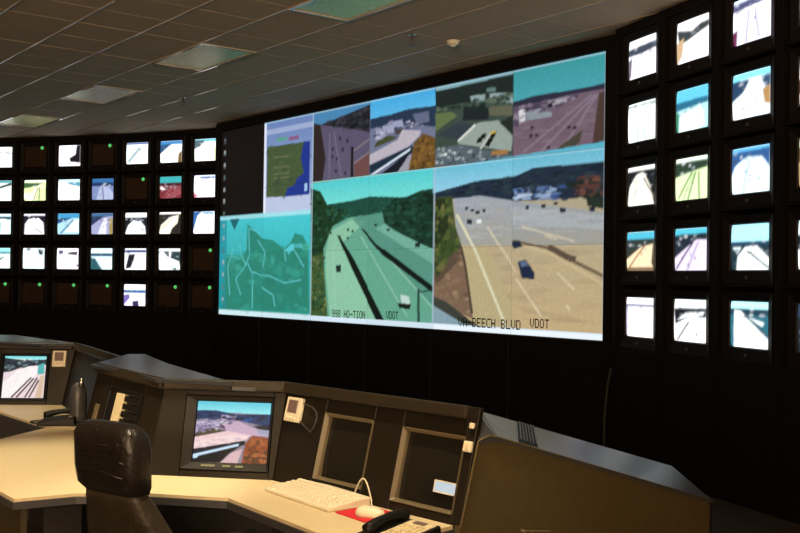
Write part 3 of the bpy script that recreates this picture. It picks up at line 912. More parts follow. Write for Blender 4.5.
FAR = {  # (row, column): (description, picture)
 (0, 0): ('blank pale picture', road('f4f8fa', None, 0, ('8a949c', [(.4, .25), (1, .3), (1, .36), (.4, .3)]), ('dfe8ee', R(0, .6, .5, .9)))),
 (0, 2): ('white picture with black corner', road('f8f4fc', None, 0, ('18141c', [(1, 0), (.82, 0), (.78, .45), (.5, .62), (.55, .8), (1, .85)]), ('4a4458', [(.35, .95), (.5, .8), (.6, .95)]), ('f8f4fc', R(.3, 1, .88, 1)))),
 (0, 4): ('white road and one grey stripe', road('f4fafa', '30508a', .1, ('8fa4a8', [(.05, .85), (.6, .22), (.7, .3), (.15, .95)]))),
 (0, 5): ('white road, blue strip, brown corner', road('fbfdfb', '3a7ab0', .18, ('284a70', [(0, .18), (.55, .15), (.3, .35), (0, .6)]), ('c8d4cc', [(.1, .8), (.5, .3), (.55, .35), (.2, .9)]), ('6a5430', [(1, .45), (.85, .6), (.8, 1), (1, 1)]))),
 (0, 6): ('white picture and teal grey corner', road('fafcf6', '6ab8c4', .14, ('4a5c64', [(0, .05), (.5, .08), (.25, .35), (0, .45)]), ('dfe8b0', R(.92, 1, .4, 1)))),
 (1, 0): ('pale green road and dark hedge', road('e6f6ea', '3f8f96', .14, ('20302c', [(.2, .38), (1, .12), (1, .25), (.3, .45)]))),
 (1, 1): ('lime green lanes', road('cfe0a0', 'dfeed8', .12, ('3a5a34', [(0, .14), (.9, .16), (.6, .3), (0, .4)]), ('eef4d0', [(.1, 1), (.6, .3), (.75, .3), (.5, 1)]), ('5a6a38', [(.45, .98), (.66, .35)]), ('5a6a38', [(.7, .98), (.72, .35)]), ('f2f6e0', R(0, .35, .65, .9)))),
 (1, 2): ('white field under pale teal sky', road('f0f4f4', 'b8e4ea', .12, ('4a8ea0', [(.3, .14), (1, .14), (1, .34), (.7, .3)]))),
 (1, 3): ('slate blue road', road('6a78a0', '2c5c8c', .2, ('1c2c50', R(0, 1, .2, .36)), ('98a0bc', [(.2, 1), (.4, .38), (.75, .38), (1, .7), (1, 1)]), ('4a5478', [(.55, .98), (.5, .4)]))),
 (1, 5): ('red road under teal sky', road('66282e', '34969a', .3, ('3a181e', R(0, 1, .3, .42)), ('86424a', [(.1, 1), (.55, .45), (.95, .45), (1, .8), (.6, 1)]), ('f0d8d8', [(0, .5), (.12, .46), (.3, .6), (.1, .62)]), ('6a2028', [(.2, .95), (.8, .5)]))),
 (1, 6): ('pinkish white glare and red corner', road('fbf2f6', 'd4e0f0', .08, ('40609c', R(.3, .95, .08, .16)), ('c06070', [(0, .75), (.2, .95), (0, 1)]), ('c0a0a8', [(.5, .6), (.65, .52), (.68, .6)]), ('a89098', [(.55, .72), (.65, .66), (.65, .74)]))),
 (2, 0): ('pale teal road', road('d4eef0', 'c8ecf0', .14, ('284048', R(0, 1, .14, .26)), ('7898a0', [(.5, .95), (.55, .4)]))),
 (2, 1): ('white mound on black', road('181420', 'dcdce8', .1, ('faf6fa', [(.05, 1), (.08, .5), (.25, .26), (.7, .22), (.92, .45), (.95, 1)]), ('2a2430', [(.55, .7), (.9, .95)]))),
 (2, 2): ('light blue lanes and dark diagonal', road('9cc4d8', '3a88b4', .22, ('204870', [(0, .22), (.7, .22), (0, .5)]), ('d4eaf0', [(.35, .9), (.8, .3), (1, .3), (1, .9)]), ('183858', [(.15, .95), (.75, .3)]))),
 (2, 3): ('grey violet road and ochre edge', road('8e90b0', '3a5c80', .16, ('24304c', [(0, .16), (.6, .16), (0, .6)]), ('c8c8dc', [(.3, 1), (.6, .25), (.75, .25), (.7, 1)]), ('8a7a4c', R(.84, 1, .25, 1)))),
 (2, 4): ('white road in dark trees, pale sky', road('1c1c24', 'f2f6fa', .22, ('f4f6f8', [(0, 1), (.15, .6), (.4, .36), (.7, .36), (.92, .65), (.95, 1)]), ('5a6068', R(.45, .75, .22, .4)), ('404048', [(.8, .72), (.86, .85)]))),
 (2, 5): ('cream curved road in dark trees', road('26221e', 'f4f6f0', .1, ('f4ecd4', [(0, 1), (.1, .6), (.5, .25), (.9, .15), (.85, .5), (.6, .75), (.5, 1)]), ('b0a080', [(.1, .8), (.6, .3)]))),
 (2, 6): ('blown white field and blue corner', road('fafafc', None, 0, ('2c5c94', [(0, 0), (.45, 0), (.2, .2), (0, .9)]), ('6aa0c8', [(.3, 0), (.95, .04), (.9, .14), (.5, .12)]))),
 (3, 0): ('pale aqua view, dark notch', road('d8f0ec', '8ecad0', .22, ('4a8a90', R(0, 1, .2, .3)), ('28484c', [(.3, .6), (.75, .4), (.7, .5), (.3, .72)]))),
 (3, 1): ('pale aqua fields, dark tree top', road('dcf0ee', None, 0, ('3a4a50', [(.2, 0), (.45, .02), (.3, .14), (.15, .12)]), ('2c3a44', [(.7, .05), (.95, .1), (.9, .35), (.75, .3)]), ('b0d4d4', [(.3, .5), (.9, .8)]))),
 (3, 2): ('pinkish white road, dark vehicle', road('f6eef4', 'f4eef8', .1, ('48486c', R(.08, .3, .12, .26)), ('2c2c3c', [(.5, .2), (.95, .16), (.92, .34), (.55, .3)]), ('383848', [(.85, .8), (1, .75), (1, .9)]))),
 (3, 3): ('aqua road under a dark bridge', road('cfeaee', 'd8f4f8', .24, ('244a60', R(0, 1, .24, .38)), ('285058', [(0, .4), (.2, .45), (.55, 1), (0, 1)]))),
 (3, 4): ('white road and dark tree branch', road('f6f0f4', 'e8ecf4', .08, ('243c70', R(0, 1, .08, .2)), ('1c1c24', [(.05, .95), (.2, .3), (.5, .25), (.45, .55), (.3, .9)]))),
 (3, 5): ('white ramp crossing dark verge', road('2c3c40', 'ecf4f4', .14, ('f2faf6', [(.05, 1), (.02, .2), (.2, .15), (.45, .4), (.95, .6), (1, .95)]), ('eef4f4', R(.5, .58, .1, .4)), ('587070', [(.6, .9), (.85, .85), (.8, 1)]))),
 (4, 4): ('white violet scene, dark bridge band', road('f0eefc', 'f4f8fc', .26, ('3a6090', R(0, 1, .26, .4)), ('6c5ca0', [(0, .5), (.25, .45), (.3, .62), (0, .95)]), ('30284c', [(.4, .78), (.68, .74), (.7, 1), (.42, 1)]), ('c8c0e8', [(.7, .55), (1, .5), (1, .62)]))),
}
NEAR = {
 (0, 0): ('white lanes below white sky', road('f6f4fa', 'f0f4fa', .2, ('38404c', [(0, .22), (1, .18), (1, .36), (.5, .42), (0, .4)]), ('b0a8b4', [(.1, 1), (.5, .45)]), ('6a6470', [(0, .5), (.15, .45), (.1, .9), (0, 1)]))),
 (0, 1): ('white road, tan left verge', road('fbf8fa', 'f6f6f8', .16, ('343a3c', [(0, .18), (.5, .3), (.75, .18), (1, .16), (1, .3), (.4, .5), (.1, .55)]), ('b89a78', [(0, .5), (.25, .4), (.2, .8), (0, 1)]))),
 (0, 2): ('white violet lanes, maroon corner', road('f2f0fc', 'd8ecf4', .08, ('4a4a70', [(0, .08), (1, .06), (1, .2), (0, .26)]), ('602848', [(0, .7), (.14, .65), (.1, 1), (0, 1)]), ('9a96b8', [(.35, 1), (.45, .3)]), ('9a96b8', [(.7, .95), (.6, .3)]), ('484460', [(.55, .5), (.62, .48), (.6, .56)]))),
 (1, 0): ('pale mint lanes', road('f2f8f4', 'd4e4dc', .08, ('7a8c84', R(0, 1, .07, .12)), ('9ab0a4', [(.35, 1), (.4, .5)]), ('9ab0a4', [(.65, 1), (.6, .6)]))),
 (1, 1): ('aqua field under blue sky', road('a8dce0', '5ab4d0', .36, ('24607c', [(0, .3), (1, .28), (1, .42), (0, .5)]), ('e4f6f0', [(.1, 1), (.15, .55), (.8, .5), (.9, .9), (.7, 1)]), ('3a7a60', [(0, .5), (.12, .55), (.08, 1), (0, 1)]))),
 (1, 2): ('white junction, brown right edge', road('e8f4fa', '7ccce0', .16, ('243c58', [(0, .16), (.5, .18), (.3, .45), (0, .6)]), ('e4f6fc', [(.4, .28), (.75, .22), (.8, .4), (.45, .45)]), ('304864', [(.75, .18), (1, .16), (1, .4), (.85, .4)]), ('a07c4c', [(.8, .45), (1, .38), (1, .8), (.85, .75)]), ('8898a8', [(.3, .8), (.36, .78)]), ('8898a8', [(.6, .66), (.66, .62)]))),
 (2, 0): ('cream road narrowing into black', road('16181a', 'eef4f2', .12, ('e8e4d8', [(0, 1), (.1, .5), (.35, .22), (.6, .16), (.85, .55), (.95, 1)]), ('60584c', [(.6, .3), (1, .85)]), ('c8c0b0', [(.2, .95), (.42, .3)]))),
 (2, 1): ('green lanes of traffic', road('d4e8b4', 'e4f4e0', .1, ('26382a', [(0, .1), (1, .1), (1, .28), (.6, .34), (0, .45)]), ('6a8450', [(.1, .95), (.55, .36)]), ('6a8450', [(.4, 1), (.66, .36)]), ('6a8450', [(.75, 1), (.75, .36)]), ('a8c48c', [(.25, 1), (.6, .38)]))),
 (2, 2): ('pale blue merging lanes', road('dceef8', '5aa8d4', .1, ('2c5484', [(0, .1), (1, .08), (1, .5), (.8, .25), (.4, .22), (.1, .4), (0, .6)]), ('a4c4dc', [(.3, 1), (.5, .3)]), ('54687c', [(.45, .72), (.52, .68), (.5, .76)]), ('54687c', [(.7, .7), (.76, .66), (.74, .76)]))),
 (3, 0): ('tan road under teal sky', road('e0c8a4', '48a8c0', .2, ('28302c', [(0, .2), (1, .2), (1, .32), (.55, .4), (0, .7)]), ('8a6a48', [(.1, .9), (.7, .35)]), ('705c44', R(0, 1, .9, 1)), ('2c2820', [(.95, .3), (1, .3), (1, 1), (.9, .8)]))),
 (3, 1): ('lilac road under teal sky', road('d4c8e0', '4cb0c4', .16, ('1c2430', [(0, .16), (1, .14), (1, .3), (.7, .28), (0, .7)]), ('4c4060', [(.05, .95), (.6, .34)]), ('a094b0', [(.4, 1), (.75, .34)]), ('50465c', [(.4, .84), (.47, .82), (.45, .9)]), ('50465c', [(.62, .7), (.68, .66), (.66, .76)]))),
 (3, 2): ('white road below wide aqua sky', road('1c3038', 'a4e0ec', .38, ('1c3a54', R(0, 1, .38, .48)), ('f2f8f8', [(.15, 1), (.2, .7), (.4, .5), (.7, .48), (1, .75), (1, 1)]), ('2c4048', [(.5, .6), (.98, .95)]), ('e0ecee', [(.05, .5), (.3, .5), (.2, .65)]))),
 (4, 0): ('white glare, thin grey bridge', road('f8f6fa', 'f2f4fa', .16, ('585c78', R(0, 1, .17, .24)), ('8a8498', [(.0, .24), (.08, .24), (.06, 1), (0, 1)]))),
 (4, 1): ('white roads crossing dark trees', road('f8f8fa', 'e4f4f6', .2, ('14181e', [(0, .22), (1, .2), (1, .42), (.55, .4), (.05, .6)]), ('e8eef0', [(.1, .5), (.4, .32), (.95, .28), (.9, .36), (.45, .42)]), ('38343c', [(.1, .98), (.5, .52)]), ('484048', [(.66, .7), (.78, .82), (.7, .8)]))),
 (4, 2): ('white road between teal verges', road('286070', 'b4eef4', .16, ('1c3848', R(0, 1, .16, .3)), ('f4fafa', [(.1, 1), (.12, .2), (.3, .22), (1, .8), (1, 1)]), ('f4fafa', [(.5, .35), (.9, .45), (.85, .52)]), ('304850', [(.4, .3), (.98, .72)]), ('98b8c0', [(.4, .6), (.5, .66), (.45, .7)]))),
 (0, 3): ('pale road', road('e4ecf0', '7ab8c8', .2, ('284048', R(0, 1, .2, .36)))),
 (1, 3): ('white and brown road', road('ece8e4', 'b0d8e0', .2, ('5a3c34', R(0, .6, .45, .75)))),
 (2, 3): ('tan hillside', road('a88c64', 'b0c4a4', .2, ('50442c', R(0, 1, .2, .5)))),
 (3, 3): ('black and white road', road('f0f4f4', 'd4eef4', .3, ('141c22', R(0, 1, .3, .6)))),
 (4, 3): ('dim dark road', road('1a2024', '28384a', .3)),
}

def bank(cols, table, bankname, from_wall, size_note):
    for ci, (q, ang) in enumerate(cols):
        a = math.radians(ang)
        cu = Vector((math.cos(a), -math.sin(a), 0))
        cn = Vector((math.sin(a), math.cos(a), 0))
        nth = ORD[len(cols) - 1 - ci] if from_wall == 'rev' else ORD[ci]
        pitch = 0.640 if from_wall == 'rev' else 0.684
        q = q - cn * 0.04
        base = basis(q, cu, cn, Vector((0, 0, 1)))
        rk = thing('monitor_rack', f'tall black rack, {nth} column of the {bankname} bank, counted from the video wall', 'rack', base, f'racks of the {bankname} monitor bank')
        h = pitch / 2 - 0.001
        part('side_panel', MB().box(-h, -h + 0.03, -0.015, 0.62, 0, CEIL - 0.005), M_BLACK, rk)
        part('side_panel', MB().box(h - 0.03, h, -0.015, 0.62, 0, CEIL - 0.005), M_BLACK, rk)
        part('back_panel', MB().box(-h + 0.03, h - 0.03, 0.60, 0.62, 0, CEIL - 0.005), M_BLACK, rk)
        lowest = ROWZ[4] - SH / 2 - (SZ0)
        part('kick_panel', MB().box(-h + 0.03, h - 0.03, -0.01, 0.02, 0, lowest - 0.021), M_BLACK, rk, 0.003)
        part('header', MB().box(-h + 0.03, h - 0.03, -0.01, 0.02, ROWZ[0] - SH / 2 - SZ0 + BH + 0.004, CEIL - 0.005), M_BLACK, rk)
        for r in range(5):
            z = ROWZ[r] - SH / 2 - SZ0
            part('shelf', MB().box(-h + 0.031, h - 0.031, -0.005, 0.599, z - 0.02, z - 0.0005), M_BLACK, rk)
            key = (r, ci)
            m = base.copy()
            m.translation = Vector((q.x, q.y, z)) + cn * 0.006
            lit = key in table
            if lit:
                lab = f'wall monitor with {table[key][0]}, {ROWN[r]} row {bankname} bank, {nth} column'
            else:
                lab = f'switched off dark wall monitor, {ROWN[r]} row {bankname} bank, {nth} column'
            t = thing('wall_monitor', lab, 'monitor', m, f'monitors of the {bankname} bank')
            link('bezel', tv_bezel, t)
            link('casing', tv_body, t)
            link('power_button', tv_btn, t)
            if lit:
                me = screen_mesh('screen', tv_picture(table[key][1], ci * 7 + r), -SW / 2, SW / 2, SZ0, SZ1, 0.034, M_TV, 0.012)
                link('screen', me, t)
            else:
                link('screen', tv_dead, t)
                o = link('pilot_lamp', tv_led, t)
                o['label'] = 'green pilot light'
bank(left_cols, FAR, 'far', 'rev', '')
bank(right_cols, NEAR, 'near', 'fwd', '')

# ---------------------------------------------------------------- consoles
DZ = 0.74
def dk(px, py):
    return at_z(px, py, DZ)
A = dk(147, 474.5)
B = dk(273, 480.2)
Cc = dk(460, 527)
L0 = Vector((-1.60, 5.06, DZ))
M1 = Vector((-1.62, 5.50, DZ))
M0 = dk(62, 405)
FA0 = dk(-25, 404.5)
TILT = math.radians(14)
FH = 0.412
def face_matrix(P, Q):
    U = (Q - P).normalized()
    back = Vector((-U.y, U.x, 0))
    V = Vector((0, 0, 1)) * math.cos(TILT) + back * math.sin(TILT)
    Nn = U.cross(V)                # toward the operator
    return basis(P, U, -Nn, V), (Q - P).length, U, back, V, Nn

def slab(u0, u1, v0, v1, T, s0=0.0, s1=0.0):
    """front board from u0..u1 whose ends lean by s0 / s1 at the top (mitred corners)"""
    vs = []
    for y in (0, T):
        vs += [(u0 + s0 * v0 / FH, y, v0), (u1 + s1 * v0 / FH, y, v0), (u1 + s1 * v1 / FH, y, v1), (u0 + s0 * v1 / FH, y, v1)]
    return MB().add(vs, [(0, 1, 2, 3), (7, 6, 5, 4), (0, 4, 5, 1), (1, 5, 6, 2), (2, 6, 7, 3), (3, 7, 4, 0)])

def panel(parent, ln, holes, s0=0.0, s1=0.0, m=M_FACE):
    """Console front from u=0..ln, v=0..FH with rectangular openings."""
    holes = sorted(holes)
    u, T, first = 0.0, 0.022, s0
    for (a, b, c, d) in holes:
        part('front_panel', slab(u + 0.001, a - 0.001, 0, FH, T, first, 0), m, parent, 0.002)
        part('front_rail', MB().box(a, b, 0, T, 0, c), m, parent, 0.002)
        part('front_rail', MB().box(a, b, 0, T, d, FH), m, parent, 0.002)
        u, first = b, 0.0
    part('front_panel', slab(u + 0.001, ln - 0.001, 0, FH, T, first, s1), m, parent, 0.002)

def mitre(P, Q, R_):
    """lean of the joint at Q, seen from the section P-Q and from the section Q-R"""
    _, _, U1, _, V1, N1 = face_matrix(P, Q)
    _, _, U2, _, V2, N2 = face_matrix(Q, R_)
    d = N1.cross(N2)
    return d.dot(U1) / d.dot(V1) * FH, d.dot(U2) / d.dot(V2) * FH

def console(name_label, P, Q, holes, s0=0.0, s1=0.0, ext=0.0, cut=0.0):
    mx, ln, U, back, V, Nn = face_matrix(P, Q)
    t = thing('console_cabinet', name_label, 'console', mx)
    panel(t, ln, holes, s0, s1)
    part('top_lip', slab(-ext, ln - cut, FH - 0.048, FH, 0.09, s0, s1), M_LIP, t, 0.010, seg=2).location = (0, -0.030, 0)
    return t, mx, ln, U, back, V, Nn

def local(mx, pts):
    inv = mx.inverted()
    return [inv @ Vector(p) for p in pts]

# --- section L (rack section on the chair's far side), AB (lit monitor), BC (two dark monitors)
mA1, mA2 = mitre(L0, A, B)
mB1, mB2 = mitre(A, B, Cc)
mM1, mM2 = mitre(FA0, M0, M1)
HOLE_L = (0.245, 0.69, 0.14, 0.31)
cl, mxL, lnL, UL, bkL, VL, NL = console('dark brown console section with black slotted rack, behind the chair', L0, A, [HOLE_L], 0, mA1)
HOLE_AB = (0.140, 0.530, 0.028, 0.345)
cab, mxA, lnA, UA, bkA, VA, NA = console('dark brown console section around the lit highway monitor', A, B, [HOLE_AB], mA2, mB1)
_mb = face_matrix(B, Cc)
def on_bc(px, py):
    q = _mb[0].inverted() @ at_plane(px, py, B, _mb[5])
    return q.x, q.z
def hole_px(tl, tr, br, bl):
    p_ = [on_bc(*k) for k in (tl, tr, br, bl)]
    return ((p_[0][0] + p_[3][0]) / 2, (p_[1][0] + p_[2][0]) / 2, (p_[2][1] + p_[3][1]) / 2, (p_[0][1] + p_[1][1]) / 2)
MON1 = hole_px((327, 411.5), (376.5, 420.5), (358.5, 491), (311.4, 477.5))
MON2 = hole_px((403.5, 425), (468, 437), (450, 516.5), (389.4, 500))
cbc, mxB, lnB, UB, bkB, VB, NB = console('dark brown console section with two dark monitors and sloping end panel', B, Cc, [MON1, MON2], mB2, 0, 0.0, 0.035)

# lower bodies down to the floor (behind the worktop, dark)
def lower(parent, mx, P, Q):
    a, b = P.copy(), Q.copy()
    U = (b - a).normalized()
    back = Vector((-U.y, U.x, 0))
    poly = [a, b, b + back * 0.03, a + back * 0.03]
    q = local(mx, [(v.x, v.y, 0.0) for v in poly] + [(v.x, v.y, DZ - 0.03) for v in poly])
    part('kick_panel', MB().add(q, [(0, 1, 2, 3), (7, 6, 5, 4), (0, 4, 5, 1), (1, 5, 6, 2), (2, 6, 7, 3), (3, 7, 4, 0)]), M_DARK, parent)
lower(cl, mxL, L0, A)
lower(cab, mxA, A, B)
lower(cbc, mxB, B, Cc)

ZT = EYE - 0.440
topA = A + VA * FH
topB = B + VB * FH
topC = Cc + VB * FH
def tz(px, py):
    return at_z(px, py, ZT)
P1, P2, P3, P4 = tz(156, 379), tz(232, 382), tz(161, 361.5), tz(128, 370.5)
Q1, Q2, Q3 = tz(91, 364.5), tz(128, 354), tz(145, 354)
def roof(parent, mx, poly, m=M_ROOF, name='roof_panel', off=Vector((0, 0, -0.015))):
    inv3 = mx.to_3x3().inverted()
    return part(name, MB().shell(local(mx, poly), inv3 @ off), m, parent)
roof(cab, mxA, [P1, P2, P3, P4])
roof(cl, mxL, [P4, P3, Q3, Q2, Q1])
# sloping tops at the back of AB and BC
SL = 0.27
RB = topB + bkB * 1.30 + Vector((0, 0, -1.30 * SL))
RA_ = Vector((P3.x + bkB.x * 0.5, P3.y + bkB.y * 0.5, ZT - 0.2))
dn = Vector((0, 0, -0.02))
roof(cab, mxA, [P2 + dn, topB + dn * 1.5 + bkB * 0.03, RB])
roof(cab, mxA, [P2 + dn, RB, RA_, P3 + dn])
roof(cl, mxL, [P3, RA_, Q3])

# end panel of BC
EN = UB                               # outward (toward the photo's right and the camera)
def ep(px, py, inset=0.0):
    return at_plane(px, py, Cc - UB * inset, UB)
N0, N1, N2, N3 = ep(477.5, 441), ep(498, 437.5), ep(530, 447), ep(712, 500.5)
Nm = N0 * 0.5 + N1 * 0.5 + Vector((0, 0, 0.012))
endpoly = [Vector((Cc.x, Cc.y, 0)), Cc, N0, Nm, N1, N2, N3, Vector((N3.x, N3.y, 0))]
inv3 = mxB.to_3x3().inverted()
part('end_panel', MB().shell(local(mxB, endpoly), inv3 @ (-UB * 0.025)), M_ENDP, cbc, label='tan end panel with sloping top edge')
R0, R1 = ep(483, 412, 0.25), ep(672, 466, 0.25)
topCi = topC - UB * 0.02
roof(cbc, mxB, [topB, topCi, R0, R1, RB + (R1 - topC) * 0.0])
hip = [(N0, topCi), (N1, R0 * 0.65 + topCi * 0.35), (N2, R0), (N2 * 0.5 + N3 * 0.5, R0 * 0.5 + R1 * 0.5), (N3, R1)]
hv, hf = [], []
dz = Vector((0, 0, -0.012))
for (n_, r_) in hip:
    hv += [n_ + UB * 0.004, r_, r_ + dz, n_ + UB * 0.004 + dz]
for k in range(len(hip) - 1):
    o0, o1 = 4 * k, 4 * k + 4
    hf += [(o0, o1, o1 + 1, o0 + 1), (o0 + 1, o1 + 1, o1 + 2, o0 + 2), (o0 + 2, o1 + 2, o1 + 3, o0 + 3), (o0 + 3, o1 + 3, o1, o0)]
hf += [(0, 1, 2, 3), (16, 19, 18, 17)]
part('sloping_hood', MB().add(local(mxB, hv), hf), M_HOOD, cbc, label='blue grey sloping hood')
# edge moulding following the end panel's top
part('edge_strip', MB().tube(local(mxB, [Cc + UB * 0.004, N0 + UB * 0.004, Nm + UB * 0.004, N1 + UB * 0.004, N2 + UB * 0.004, N3 + UB * 0.004]), 0.004, 6), M_ENDP, cbc)
# vent in the hood: dark plate and slats, laid on the surface between N2..N3 and R0..R1
def hood(s, t):      # s along (0 at N2 end, may be negative), t from the end panel (0) to the ridge (1)
    a = N2 + (N3 - N2) * s
    b = R0 + (R1 - R0) * s
    return a + (b - a) * t
hn = (N3 - N2).cross(R0 - N2).normalized()
if hn.z < 0:
    hn = -hn
def hood2(k, t):     # k 0..1 across the vent, t from the end panel to the ridge
    a = N2 + (N3 - N2) * (-.048 + .085 * k)
    b = R0 + (R1 - R0) * (.150 + .075 * k)
    return a + (b - a) * t
vent = part('vent', MB().shell(local(mxB, [hood2(0, .06), hood2(1, .06), hood2(1, .97), hood2(0, .97)]), inv3 @ (hn * 0.004)), M_PLASTIC, cbc)
for k in range(6):
    s0 = .04 + k * 0.165
    part('slat', MB().shell(local(mxB, [hood2(s0, .1), hood2(s0 + .06, .1), hood2(s0 + .06, .93), hood2(s0, .93)]), inv3 @ (hn * 0.010)), M_ROOF, vent)
rear = [Vector((R1.x, R1.y, 0)), R1, N3, Vector((N3.x, N3.y, 0))]
part('rear_panel', MB().shell(local(mxB, rear), inv3 @ (-bkB * 0.02)), M_DARK, cbc)
hq = [ep(521, 530.5), ep(546, 531)]
part('pull_handle', MB().tube(local(mxB, [hq[0] + UB * 0.001, hq[0] + UB * 0.018, hq[1] + UB * 0.018, hq[1] + UB * 0.001]), 0.006, 6), M_TAUPE, cbc)

# left end of L
inv3L = mxL.to_3x3().inverted()
topL0 = L0 + VL * FH
part('end_panel', MB().shell(local(mxL, [Vector((L0.x, L0.y, 0)), L0, topL0, Vector((M1.x, M1.y, ZT)), Vector((M1.x, M1.y, 0))]), inv3L @ (UL * 0.02)), M_FACE, cl)

# --- far console sections M and FA
HOLE_FA = (0.135, 0.450, 0.030, 0.335)
cfa, mxF, lnF, UF, bkF, VF, NF = console('far console section around the lit white road monitor, cut by the photo edge', FA0, M0, [HOLE_FA], 0, mM1, 0.5)
cm, mxM, lnM, UM, bkM, VM, NM = console('plain dark console section behind the far telephone', M0, M1, [], mM2, 0)
part('front_panel', MB().box(-0.5, -0.0015, 0, 0.022, 0, FH), M_FACE, cfa, 0.002)
lower(cfa, mxF, FA0 - UF * 0.5, M0)
lower(cm, mxM, M0, M1)
t0, t1 = FA0 - UF * 0.5 + VF * FH, M0 + VM * FH
fz = Vector((0, 0, -0.004))
FR = tz(42, 344)
FQ = [tz(-40, 343.5), tz(0, 342.5), FR, tz(15, 335), tz(-40, 334)]
roof(cfa, mxF, FQ)
t2 = M1 + VM * FH
roof(cm, mxM, [t1, t2, t2 + bkM * 0.9 + Vector((0, 0, -0.3)), t1 + bkM * 0.9 + Vector((0, 0, -0.3))])
roof(cfa, mxF, [FR, t1, t1 + bkM * 0.9 + Vector((0, 0, -0.3)), FQ[3] + Vector((0.2, 0.5, -0.2)), FQ[3]])

# ---------------------------------------------------------------- worktops
def worktop(name, label, poly, thick=0.03):
    t = thing(name, label, 'desk')
    xy = [(p.x, p.y) for p in poly]
    part('surface', MB().prism(xy, DZ - 0.012, DZ), M_DESK, t)
    # edge band: follows the outline, a little proud, below the surface
    c = Vector((sum(p[0] for p in xy) / len(xy), sum(p[1] for p in xy) / len(xy)))
    area = sum(xy[i][0] * xy[(i + 1) % len(xy)][1] - xy[(i + 1) % len(xy)][0] * xy[i][1] for i in range(len(xy)))
    if area < 0:
        xy = xy[::-1]
    n = len(xy)
    outp = []
    for i in range(n):
        a, b, d = Vector(xy[i - 1]), Vector(xy[i]), Vector(xy[(i + 1) % n])
        e1, e2 = (b - a).normalized(), (d - b).normalized()
        n1, n2 = Vector((e1.y, -e1.x)), Vector((e2.y, -e2.x))
        bis = (n1 + n2)
        bis = bis / max(0.4, bis.dot(n1))
        outp.append(tuple(b + bis * 0.006))
    part('edge_band', MB().prism(outp, DZ - 0.040, DZ - 0.0125), M_EDGE, t)
    return t
f1, f2, f3, f4 = dk(14, 499), dk(76, 493.3), dk(228, 498), dk(319, 533)
front_dir = (f4 - f3).normalized()
Cf = f4 + front_dir * 0.27
tip = Vector((-2.15, 4.68, DZ))
k0, k1 = dk(0, 439), dk(45, 428)
eps = 0.004
near_top = worktop('worktop', 'cream worktop with dark edge in front of the chair, holding the keyboard',
    [A + NA * eps, B + (NA + NB) * eps * .5, Cc + NB * eps - UB * 0.03, Cf - UB * 0.03, f3, dk(148, 493.2), f2, f1, tip, k0, k1, Vector((M1.x - .02, M1.y, DZ)), L0 + NL * eps])
# supports under it
sp = [f1 + (tip - f1) * 0.06, f1 + (tip - f1) * 0.92]
off = Vector((0.03, 0.05, 0))
part('support_panel', MB().shell([Vector((sp[0].x, sp[0].y, 0)) + off, Vector((sp[1].x, sp[1].y, 0)) + off, Vector((sp[1].x, sp[1].y, DZ - 0.041)) + off, Vector((sp[0].x, sp[0].y, DZ - 0.041)) + off], Vector((0.02, 0.014, 0))), M_SUPP, near_top)
sp2 = [f1 + Vector((0.04, 0.05, 0)), f2 + Vector((-0.02, 0.04, 0))]
part('support_panel', MB().shell([Vector((sp2[0].x + .02, sp2[0].y + .10, 0)), Vector((sp2[1].x, sp2[1].y + .10, 0)), Vector((sp2[1].x, sp2[1].y + .10, DZ - 0.041)), Vector((sp2[0].x + .02, sp2[0].y + .10, DZ - 0.041))], Vector((0, 0.02, 0))), M_DARK, near_top)
sp3 = Vector((Cc.x, Cc.y, 0)) - UB * 0.06
part('support_panel', MB().shell([sp3 + NB * .004, sp3 - bkB * 0.29, sp3 - bkB * 0.29 + Vector((0, 0, DZ - .041)), sp3 - bkB * .004 + Vector((0, 0, DZ - 0.041))], -UB * 0.02), M_ENDP, near_top)
fd1, fd0 = dk(38, 424), dk(0, 412)
far_top = worktop('worktop', 'far cream worktop below the lit white road monitor, cut by the photo edge',
    [FA0 - UF * 0.5 + NF * eps, M0 + (NF + NM) * eps * .5, M1 + NM * eps + Vector((-.01, .02, 0)), k1 + Vector((.03, .035, 0)), fd1, fd0, fd0 + (fd0 - fd1) * 0.75, FA0 - UF * 0.5 + NF * 0.18])
fs_ = [fd1 + Vector((0.25, 0.3, 0)), fd0 + Vector((0.1, 0.25, 0))]
part('support_panel', MB().shell([Vector((fs_[0].x, fs_[0].y, 0)), Vector((fs_[1].x, fs_[1].y, 0)), Vector((fs_[1].x, fs_[1].y, DZ - 0.041)), Vector((fs_[0].x, fs_[0].y, DZ - 0.041))], Vector((0.02, 0.02, 0))), M_DARK, far_top)

